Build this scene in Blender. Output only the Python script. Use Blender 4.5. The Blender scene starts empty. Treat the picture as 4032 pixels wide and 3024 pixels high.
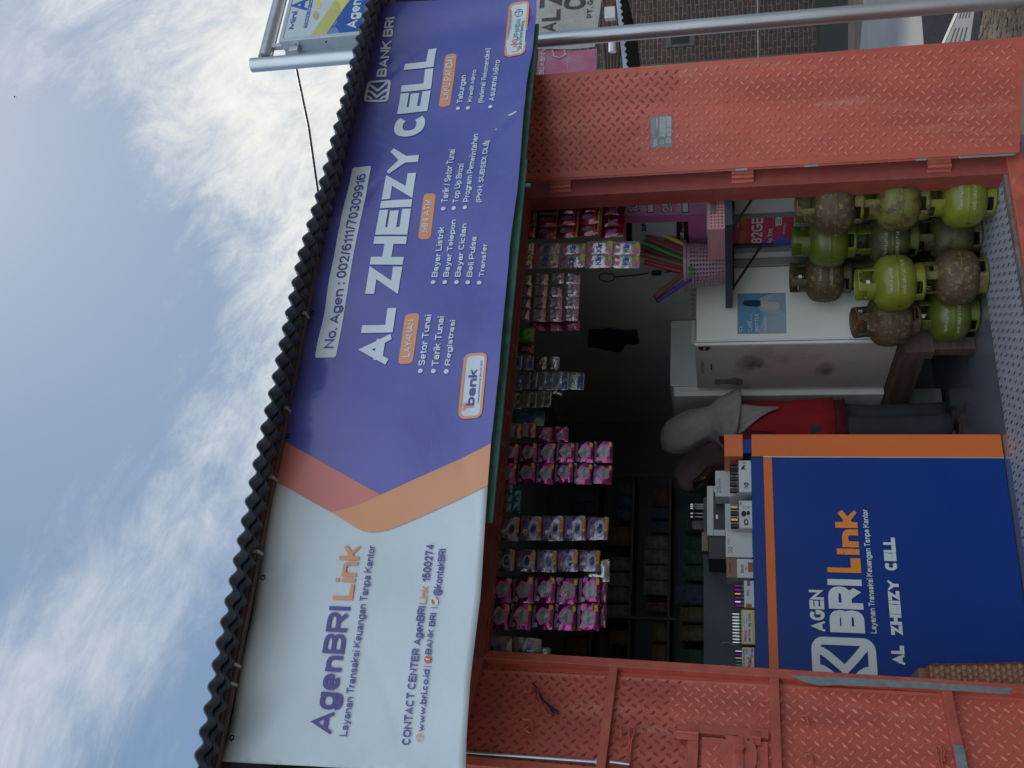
import bpy, bmesh, math, random
from mathutils import Vector, Matrix
random.seed(7)
R = math.radians
# ------------------------------------------------------------------ camera
FPX = 3880.0; YAW = R(26.2); PITCH = R(12.2); ROLL = 0.0112; EYE = 1.35
def _basis():
    r0 = Vector((math.cos(YAW), -math.sin(YAW), 0)); fh = Vector((math.sin(YAW), math.cos(YAW), 0)); z = Vector((0, 0, 1))
    fw = fh*math.cos(PITCH) + z*math.sin(PITCH); u0 = z*math.cos(PITCH) - fh*math.sin(PITCH)
    return r0*math.cos(ROLL) - u0*math.sin(ROLL), r0*math.sin(ROLL) + u0*math.cos(ROLL), fw
CR, CU, CF = _basis()
scene = bpy.context.scene
cam_d = bpy.data.cameras.new('camera'); cam = bpy.data.objects.new('camera', cam_d)
scene.collection.objects.link(cam); scene.camera = cam
cam_d.sensor_width = 36; cam_d.lens = 36*FPX/4032; cam_d.clip_end = 3000; cam_d.clip_start = 0.05
mx = Matrix((( -CU.x, CR.x, -CF.x, 0), (-CU.y, CR.y, -CF.y, 0), (-CU.z, CR.z, -CF.z, EYE), (0, 0, 0, 1)))
cam.matrix_world = mx          # the phone was held upright: picture right = world down
EO = Vector((0, 0, EYE))
def ray(x, y): return CF*FPX + CR*(1512 - y) - CU*(x - 2016)
def AX(x, y, v): d = ray(x, y); return EO + d*(v/d.x)
def AY(x, y, v): d = ray(x, y); return EO + d*(v/d.y)
def AZ(x, y, v): d = ray(x, y); return EO + d*((v - EYE)/d.z)
def AP(x, y, P, N): d = ray(x, y); return EO + d*((Vector(P) - EO).dot(N)/d.dot(N))
# ------------------------------------------------------------------ world + sun
SUN_EL = R(47); sd = ray(1500, 250); SUN_AZ = math.atan2(sd.x, sd.y)
w = bpy.data.worlds.new('World'); scene.world = w; w.use_nodes = True
nt = w.node_tree; nt.nodes.clear(); N = nt.nodes.new; L = nt.links.new
out = N('ShaderNodeOutputWorld'); bg = N('ShaderNodeBackground'); L(bg.outputs[0], out.inputs[0])
sky = N('ShaderNodeTexSky'); sky.sky_type = 'NISHITA'; sky.sun_disc = False
sky.sun_elevation = SUN_EL; sky.sun_rotation = SUN_AZ; sky.dust_density = 1.6; sky.air_density = 1.1
tc = N('ShaderNodeTexCoord')
def vmath(op, a, b=None):
    n = N('ShaderNodeVectorMath'); n.operation = op
    if hasattr(a, 'links'): L(a, n.inputs[0])
    else: n.inputs[0].default_value = a
    if b is not None:
        if hasattr(b, 'links'): L(b, n.inputs[1])
        else: n.inputs[1].default_value = b
    return n
def mth(op, a, b=0.5, c=None, clamp=False):
    n = N('ShaderNodeMath'); n.operation = op; n.use_clamp = clamp
    for i, v in enumerate((a, b) + ((c,) if c is not None else ())):
        if hasattr(v, 'links'): L(v, n.inputs[i])
        else: n.inputs[i].default_value = v
    return n.outputs[0]
def noise(vec, scale, detail=6, rough=.6, dist=0):
    n = N('ShaderNodeTexNoise'); L(vec, n.inputs['Vector']); n.inputs['Scale'].default_value = scale
    n.inputs['Detail'].default_value = detail; n.inputs['Roughness'].default_value = rough; n.inputs['Distortion'].default_value = dist
    return n.outputs['Fac']
def mapr(v, a, b, c=0, d=1):
    n = N('ShaderNodeMapRange'); n.interpolation_type = 'SMOOTHSTEP'; L(v, n.inputs[0])
    for i, q in enumerate((a, b, c, d)): n.inputs[i+1].default_value = q
    return n.outputs[0]
gen = tc.outputs['Generated']
mp = N('ShaderNodeMapping'); L(gen, mp.inputs[0]); mp.inputs['Rotation'].default_value = (0, 0, R(-20)); mp.inputs['Scale'].default_value = (1, 1.5, 2.3)
mp2 = N('ShaderNodeMapping'); L(gen, mp2.inputs[0]); mp2.inputs['Rotation'].default_value = (R(35), R(28), R(10)); mp2.inputs['Scale'].default_value = (1.2, 4.6, 2.4)
n1 = noise(mp.outputs[0], 2.6, 8, .66, .4); n2 = noise(mp2.outputs[0], 6.5, 10, .72, .45)
cl = mth('ADD', mth('MULTIPLY', n1, .42), mth('MULTIPLY', n2, .58))
def lobe(px, py, wd, amt):
    d = ray(px, py).normalized(); dt = vmath('DOT_PRODUCT', gen, tuple(d)).outputs['Value']
    return mth('MULTIPLY', mapr(dt, math.cos(R(wd)), 1.0), amt)
def band(px, py, qx, qy, wd, amt):
    a = ray(px, py); b = ray(qx, qy); nn = a.cross(b).normalized()
    dt = mth('ABSOLUTE', vmath('DOT_PRODUCT', gen, tuple(nn)).outputs['Value'])
    md = (a.normalized() + b.normalized()).normalized()
    near = mapr(vmath('DOT_PRODUCT', gen, tuple(md)).outputs['Value'], math.cos(R(34)), math.cos(R(18)))
    return mth('MULTIPLY', mth('MULTIPLY', mapr(dt, 0, math.sin(R(wd)), 1, 0), near), amt)
for v in (lobe(1400, 500, 13, .19), band(100, 2800, 950, 1780, 7.5, .22), lobe(1300, 60, 10, .10), lobe(700, 100, 10, .03), lobe(820, 2800, 9, -.05), lobe(230, 1500, 15, -.16), lobe(450, 120, 7, .09), lobe(780, 850, 8, .07), lobe(60, 600, 10, -.05)):
    cl = mth('ADD', cl, v)
cf = mapr(cl, .45, .86)
glow = mth('ADD', mth('MULTIPLY', lobe(1350, 450, 28, 1.0), 1.0), .0)
mixc = N('ShaderNodeMix'); mixc.data_type = 'RGBA'
skm = N('ShaderNodeMix'); skm.data_type = 'RGBA'; skm.blend_type = 'MIX'; skm.inputs[0].default_value = .90
L(sky.outputs[0], skm.inputs[6]); skm.inputs[7].default_value = (1.0, 1.62, 2.55, 1)
L(cf, mixc.inputs[0]); L(skm.outputs[2], mixc.inputs[6])
cc = N('ShaderNodeMix'); cc.data_type = 'RGBA'; L(glow, cc.inputs[0]); cc.inputs[6].default_value = (3.5, 3.8, 4.3, 1); cc.inputs[7].default_value = (5.5, 5.5, 5.2, 1)
L(cc.outputs[2], mixc.inputs[7]); 
bkd = Vector((-CF.x, -CF.y, .45)).normalized()          # unseen bright sky area added behind the viewer to fill the shop front
bk = mapr(vmath('DOT_PRODUCT', gen, tuple(bkd)).outputs['Value'], .15, .95)
mb2 = N('ShaderNodeMix'); mb2.data_type = 'RGBA'; L(bk, mb2.inputs[0]); L(mixc.outputs[2], mb2.inputs[6]); mb2.inputs[7].default_value = (6.6, 7.4, 8.4, 1)
L(mb2.outputs[2], bg.inputs[0]); bg.inputs[1].default_value = 0.085
sun_d = bpy.data.lights.new('sun', 'SUN'); sun = bpy.data.objects.new('sun', sun_d); scene.collection.objects.link(sun)
sun_d.energy = 0.9; sun_d.angle = R(10); sun_d.color = (1, .95, .87)
sv = Vector((math.sin(SUN_AZ)*math.cos(SUN_EL), math.cos(SUN_AZ)*math.cos(SUN_EL), math.sin(SUN_EL)))
sun.rotation_euler = (-sv).to_track_quat('-Z', 'Y').to_euler()
scene.view_settings.view_transform = 'Standard'; scene.view_settings.look = 'None'
scene.view_settings.exposure = 1.0; scene.view_settings.gamma = 1
# ------------------------------------------------------------------ materials
MATS = {}
def mat(name, c, c2=None, sc=6.0, rough=.55, metal=0.0, bump=0.0, bsc=60.0, lo=.35, hi=.65, rough2=None, rust=None, rthr=(.55, .62), rsc=9.0,
        stretch=(1, 1, 1), spec=.5, coat=0.0, alpha=1.0, detail=5, trans=0.0):
    if name in MATS: return MATS[name]
    m = bpy.data.materials.new(name); m.use_nodes = True; t = m.node_tree; n = t.nodes; l = t.links.new
    b = n['Principled BSDF']; b.inputs['Roughness'].default_value = rough; b.inputs['Metallic'].default_value = metal
    b.inputs['Specular IOR Level'].default_value = spec; b.inputs['Coat Weight'].default_value = coat; b.inputs['Alpha'].default_value = alpha
    b.inputs['Transmission Weight'].default_value = trans
    col = (*c, 1); b.inputs['Base Color'].default_value = col; m.diffuse_color = col
    co = n.new('ShaderNodeTexCoord'); mpp = n.new('ShaderNodeMapping'); l(co.outputs['Object'], mpp.inputs[0]); mpp.inputs['Scale'].default_value = stretch
    def nz(s, dt=detail, ro=.6):
        q = n.new('ShaderNodeTexNoise'); l(mpp.outputs[0], q.inputs['Vector']); q.inputs['Scale'].default_value = s
        q.inputs['Detail'].default_value = dt; q.inputs['Roughness'].default_value = ro; return q.outputs['Fac']
    cur = None
    if c2 is not None:
        r = n.new('ShaderNodeMapRange'); l(nz(sc), r.inputs[0]); r.inputs[1].default_value = lo; r.inputs[2].default_value = hi
        mxx = n.new('ShaderNodeMix'); mxx.data_type = 'RGBA'; l(r.outputs[0], mxx.inputs[0]); mxx.inputs[6].default_value = col; mxx.inputs[7].default_value = (*c2, 1)
        cur = mxx.outputs[2]
        if rough2 is not None:
            rr = n.new('ShaderNodeMapRange'); l(r.outputs[0], rr.inputs[0]); rr.inputs[3].default_value = rough; rr.inputs[4].default_value = rough2; l(rr.outputs[0], b.inputs['Roughness'])
    if rust is not None:
        r = n.new('ShaderNodeMapRange'); l(nz(rsc, 8, .7), r.inputs[0]); r.inputs[1].default_value = rthr[0]; r.inputs[2].default_value = rthr[1]
        mxx = n.new('ShaderNodeMix'); mxx.data_type = 'RGBA'; l(r.outputs[0], mxx.inputs[0])
        if cur is None: mxx.inputs[6].default_value = col
        else: l(cur, mxx.inputs[6])
        mxx.inputs[7].default_value = (*rust, 1); cur = mxx.outputs[2]
    if cur is not None: l(cur, b.inputs['Base Color'])
    if bump:
        bp = n.new('ShaderNodeBump'); bp.inputs['Strength'].default_value = bump; bp.inputs['Distance'].default_value = .01
        l(nz(bsc, 4), bp.inputs['Height']); l(bp.outputs[0], b.inputs['Normal'])
    MATS[name] = m; return m
def srgb(r, g, b):
    f = lambda v: (v/255/12.92) if v/255 <= .04045 else ((v/255 + .055)/1.055)**2.4
    return (f(r), f(g), f(b))
RED = mat('red_oxide_paint', (.60, .125, .075), (.43, .085, .062), 4.5, rough=.40, rough2=.58, bump=.15, bsc=90, rust=(.60, .27, .21), rthr=(.58, .80), rsc=6, stretch=(1.3, 1.3, .28), coat=.1)
REDL = mat('light_raised_paint', (.68, .22, .155), (.54, .135, .095), 9, rough=.38, coat=.1); REDK = mat('dark_raised_paint', (.23, .035, .028), (.31, .055, .04), 9, rough=.36, coat=.1)  # a lighter and a darker tone for the raised dashes
REDP = mat('red_oxide_paint_plain', (.54, .12, .075), (.40, .085, .06), 11, rough=.4, bump=.2, bsc=50, rust=(.45, .24, .19), rthr=(.62, .72), rsc=14)
REDD = mat('dark_red_paint', (.26, .055, .045), (.17, .04, .035), 9, rough=.5, bump=.2, bsc=40, rust=(.30, .17, .14), rthr=(.6, .68), rsc=12)  # darker red than the plain frame paint, for the header beam
ZINC = mat('bare_zinc', (.34, .38, .39), (.25, .29, .30), 22, rough=.45, metal=.5, bump=.05)
GALV = mat('galvanised_pipe', (.60, .63, .64), (.48, .51, .53), 12, rough=.33, metal=.75, bump=.04, stretch=(1, 1, .2))
GREEN = mat('flaking_teal_paint', (.06, .22, .17), (.04, .13, .11), 14, rough=.6, bump=.3, bsc=40, rust=(.10, .09, .08), rthr=(.58, .63), rsc=16)
ROOF = mat('dark_bitumen_sheet', (.095, .12, .16), (.065, .082, .11), 12, rough=.5, bump=.3, bsc=70)
RUSTY = mat('rusty_steel_bar', (.16, .095, .075), (.06, .05, .052), 30, rough=.7, bump=.3, bsc=80, stretch=(.3, 1, 1))
BWHITE = mat('banner_white_vinyl', (.63, .72, .77), (.59, .68, .735), 3, rough=.38, bump=.5, bsc=5, coat=.12)
BPURP = mat('banner_purple_ink', (.105, .11, .42), (.09, .096, .37), 2, rough=.30, bump=.5, bsc=6, coat=.3)
BPINK = mat('banner_salmon_ink', (.66, .20, .17), (.62, .19, .16), 3, rough=.36, bump=.1, bsc=7, coat=.15)
BORAN = mat('banner_orange_ink', (.72, .33, .165), (.70, .32, .16), 3, rough=.36, bump=.1, bsc=7, coat=.15)
BTXT = mat('banner_indigo_lettering', (.085, .075, .30), rough=.4)
BTW = mat('banner_white_lettering', (.68, .77, .84), rough=.4)
BTO = mat('banner_orange_lettering', (.74, .33, .16), rough=.4)
BTR = mat('banner_red_lettering', (.60, .12, .08), rough=.4)
TEAL = mat('teal_lettering', (.05, .33, .25), rough=.4); GREY = mat('grey_lettering', (.12, .13, .15), rough=.5)
BLUE = mat('blue_laminate', (.0005, .034, .215), (.0008, .038, .235), 2, rough=.34, spec=.3, rust=(.004, .05, .26), rthr=(.62, .85), rsc=3)
ORNG = mat('orange_laminate', (.70, .15, .022), (.66, .14, .02), 6, rough=.4, coat=.1)
ORL = mat('orange_lettering', (.85, .26, .03), rough=.35); WL = mat('white_vinyl_lettering', (.66, .72, .72), rough=.35)
ALU = mat('aluminium_edge', (.55, .57, .56), rough=.35, metal=.8, bump=.05)
WHT = mat('white_enamel', (.84, .85, .78), (.78, .79, .73), 4, rough=.4, bump=.02)
FDOOR = mat('grey_fridge_door', (.60, .56, .53), (.46, .43, .42), 5, rough=.35, lo=.52, hi=.72, coat=.1)
CARD = mat('white_card', (.60, .62, .61), (.54, .56, .56), 5, rough=.6)
TAPE = mat('brown_tape', (.22, .085, .035), rough=.3, coat=.3)
INK = mat('black_marker', (.012, .012, .014), rough=.6); REDINK = mat('red_print', (.45, .02, .02), rough=.5)
YEL = mat('yellow_card', (.55, .45, .05), rough=.5)
BLK = mat('black_plastic', (.012, .013, .016), (.02, .02, .024), 20, rough=.35)
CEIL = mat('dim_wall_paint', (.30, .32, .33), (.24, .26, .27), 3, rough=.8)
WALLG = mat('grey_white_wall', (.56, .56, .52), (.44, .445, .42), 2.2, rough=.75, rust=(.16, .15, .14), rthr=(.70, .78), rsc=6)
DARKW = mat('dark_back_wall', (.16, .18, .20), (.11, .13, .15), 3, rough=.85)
WOOD = mat('weathered_wood', (.13, .085, .062), (.07, .046, .036), 9, rough=.8, bump=.5, bsc=60, stretch=(.25, .25, 3))
LIME = [mat('lime_paint', (.225, .235, .022), (.15, .16, .02), 9, rough=.36, bump=.2, bsc=40, rust=(.06, .05, .022), rthr=(.60, .66), rsc=24, coat=.1),
        mat('green_paint', (.125, .17, .02), (.08, .105, .018), 8, rough=.36, bump=.15, bsc=40, rust=(.045, .045, .02), rthr=(.62, .68), rsc=24),
        mat('olive_worn_paint', (.18, .175, .028), (.11, .105, .025), 11, rough=.5, bump=.3, bsc=40, rust=(.09, .05, .025), rthr=(.50, .58), rsc=22),
        mat('rusted_brown_paint', (.115, .075, .038), (.07, .042, .026), 12, rough=.6, bump=.4, bsc=45, rust=(.20, .18, .05), rthr=(.55, .61), rsc=34),
        mat('dark_olive_paint', (.10, .11, .03), (.06, .062, .022), 9, rough=.55, bump=.3, bsc=40, rust=(.05, .035, .018), rthr=(.5, .6), rsc=15)]
PINKB = mat('pink_plastic', (.52, .25, .25), rough=.45); MAUB = mat('mauve_plastic', (.34, .22, .27), rough=.45)
BROWNP = mat('brown_woven_plastic', (.25, .105, .05), (.20, .08, .04), 30, rough=.45)
SKIN = mat('skin', (.42, .20, .13), (.36, .17, .11), 20, rough=.55)
GLASSB = mat('bottle_glass', (.10, .10, .11), rough=.1, coat=1, spec=.8)
CHROME = mat('chrome_cap', (.62, .62, .62), rough=.18, metal=1)
PURPC = mat('purple_cap', (.22, .02, .22), rough=.25, metal=.6); GRNC = mat('green_cap', (.02, .25, .12), rough=.25, metal=.5); GOLDC = mat('gold_cap', (.6, .36, .12), rough=.2, metal=1)
# ------------------------------------------------------------------ mesh helpers
C = scene.collection
class MB:
    def __init__(s, *mats): s.bm = bmesh.new(); s.m = list(mats)
    def mi(s, m):
        if m is None: return 0
        if m not in s.m: s.m.append(m)
        return s.m.index(m)
    def face(s, pts, m=None):
        try: f = s.bm.faces.new([s.bm.verts.new(p) for p in pts])
        except Exception: return None
        f.material_index = s.mi(m); return f
    def box(s, x0, x1, y0, y1, z0, z1, m=None, bv=0.0, M=None):
        g = bmesh.ops.create_cube(s.bm, size=1.0); vs = g['verts']
        T = Matrix.Translation(((x0+x1)/2, (y0+y1)/2, (z0+z1)/2)) @ Matrix.Diagonal((abs(x1-x0), abs(y1-y0), abs(z1-z0), 1))
        if M is not None: T = M @ T
        bmesh.ops.transform(s.bm, matrix=T, verts=vs)
        fs = set(f for v in vs for f in v.link_faces); i = s.mi(m)
        for f in fs: f.material_index = i
        if bv:
            es = list(set(e for v in vs for e in v.link_edges))
            r = bmesh.ops.bevel(s.bm, geom=es, offset=bv, segments=2, affect='EDGES', profile=.5)
            for f in r['faces']: f.material_index = i
    def obox(s, P, ex, ey, ez, m=None, bv=0.0):     # oriented box: corner P and three edge vectors
        ex, ey, ez = Vector(ex), Vector(ey), Vector(ez); P = Vector(P)
        M = Matrix(((ex.x, ey.x, ez.x, P.x), (ex.y, ey.y, ez.y, P.y), (ex.z, ey.z, ez.z, P.z), (0, 0, 0, 1)))
        if bv:
            lx, ly, lz = ex.length, ey.length, ez.length
            e1, e2, e3 = ex/lx, ey/ly, ez/lz
            M = Matrix(((e1.x, e2.x, e3.x, P.x), (e1.y, e2.y, e3.y, P.y), (e1.z, e2.z, e3.z, P.z), (0, 0, 0, 1)))
            s.box(0, lx, 0, ly, 0, lz, m, bv, M)
        else: s.box(0, 1, 0, 1, 0, 1, m, 0, M)
    def tube(s, pts, r, n=10, m=None, cap=True):
        pts = [Vector(p) for p in pts]; rs = r if isinstance(r, (list, tuple)) else [r]*len(pts); i = s.mi(m); rings = []
        up = None
        for k, p in enumerate(pts):
            d = (pts[min(k+1, len(pts)-1)] - pts[max(k-1, 0)]).normalized()
            if up is None: up = Vector((0, 0, 1)) if abs(d.z) < .9 else Vector((1, 0, 0))
            a = (up - d*up.dot(d)).normalized(); b = d.cross(a); up = a
            rings.append([s.bm.verts.new(p + (a*math.cos(t) + b*math.sin(t))*rs[k]) for t in [2*math.pi*q/n for q in range(n)]])
        for q in range(len(rings)-1):
            for t in range(n):
                f = s.bm.faces.new((rings[q][t], rings[q][(t+1) % n], rings[q+1][(t+1) % n], rings[q+1][t])); f.material_index = i
        if cap:
            f = s.bm.faces.new(list(reversed(rings[0]))); f.material_index = i
            f = s.bm.faces.new(rings[-1]); f.material_index = i
    def loft(s, rings, m=None, cap=True, close=True):
        i = s.mi(m); vs = [[s.bm.verts.new(p) for p in r] for r in rings]; n = len(vs[0])
        for q in range(len(vs)-1):
            for t in range(n if close else n-1):
                f = s.bm.faces.new((vs[q][t], vs[q][(t+1) % n], vs[q+1][(t+1) % n], vs[q+1][t])); f.material_index = i
        if cap and close:
            f = s.bm.faces.new(list(reversed(vs[0]))); f.material_index = i
            f = s.bm.faces.new(vs[-1]); f.material_index = i
    def lathe(s, prof, c=(0, 0, 0), n=28, m=None, cap=True):
        c = Vector(c)
        s.loft([[c + Vector((r*math.cos(2*math.pi*t/n), r*math.sin(2*math.pi*t/n), z)) for t in range(n)] for r, z in prof], m, cap)
    def prism(s, pts, d, m=None):                    # polygon (3-D points) extruded by vector d
        d = Vector(d); a = [s.bm.verts.new(p) for p in pts]; b = [s.bm.verts.new(Vector(p)+d) for p in pts]; i = s.mi(m); n = len(a)
        for f in [s.bm.faces.new(a), s.bm.faces.new(list(reversed(b)))] + [s.bm.faces.new((a[(k+1) % n], a[k], b[k], b[(k+1) % n])) for k in range(n)]: f.material_index = i
    def split(s, h):
        bmesh.ops.triangulate(s.bm, faces=s.bm.faces[:])
        for _ in range(9):
            es = [e for e in s.bm.edges if e.calc_length() > h]
            if not es: break
            bmesh.ops.subdivide_edges(s.bm, edges=es, cuts=1); bmesh.ops.triangulate(s.bm, faces=[f for f in s.bm.faces if len(f.verts) > 3])
    def build(s, name, parent=None, smooth=None, world=True, recalc=True, fn=None, loc=None):
        if fn:
            for v in s.bm.verts: v.co = fn(v.co)
        if recalc: bmesh.ops.recalc_face_normals(s.bm, faces=s.bm.faces[:])
        me = bpy.data.meshes.new(name); off = Vector((0, 0, 0))
        if world and parent is not None:
            p = parent
            while p is not None: off += Vector(p.location); p = p.parent
        if loc is not None: off = Vector(loc)
        for v in s.bm.verts: v.co -= off
        s.bm.to_mesh(me); s.bm.free()
        for m in s.m: me.materials.append(m)
        if smooth is not None:
            for p in me.polygons: p.use_smooth = True
            me.set_sharp_from_angle(angle=R(smooth))
        o = bpy.data.objects.new(name, me); C.objects.link(o); o.parent = parent
        if loc is not None: o.location = loc
        return o
def tag(o, label=None, cat=None, group=None, kind=None):
    if label: o['label'] = label
    if cat: o['category'] = cat
    if group: o['group'] = group
    if kind: o['kind'] = kind
    return o
def thing(name, label, cat, loc=(0, 0, 0), group=None, rz=0):
    o = bpy.data.objects.new(name, None); C.objects.link(o); o.location = loc; o.rotation_euler = (0, 0, rz); o.empty_display_size = .1
    return tag(o, label, cat, group)
# text --------------------------------------------------------------
# own sans-serif letter shapes: centre lines in the unit box, drawn with any stroke weight
def _arc(cx, cy, rx, ry, a0, a1, n=7, p=2.35):
    o = []
    for k in range(n+1):
        a = R(a0+(a1-a0)*k/n); c, s = math.cos(a), math.sin(a); o.append((cx+rx*math.copysign(abs(c)**(2/p), c), cy+ry*math.copysign(abs(s)**(2/p), s)))
    return o
_A = _arc
_O = _A(.5, .5, .5, .5, 90, 450, 22)
_bowl = lambda y0, y1, x=.55: [(0, y1), (x, y1)] + _A(x, (y0+y1)/2, 1-x, (y1-y0)/2, 90, -90, 8)[1:] + [(0, y0)]
_S = [(1, .74)] + _A(.5, .75, .46, .25, 10, 180, 7)[0:] + [(.06, .66), (.28, .555), (.72, .455), (.95, .34)] + _A(.5, .26, .48, .26, 0, -172, 7)[1:]
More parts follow.
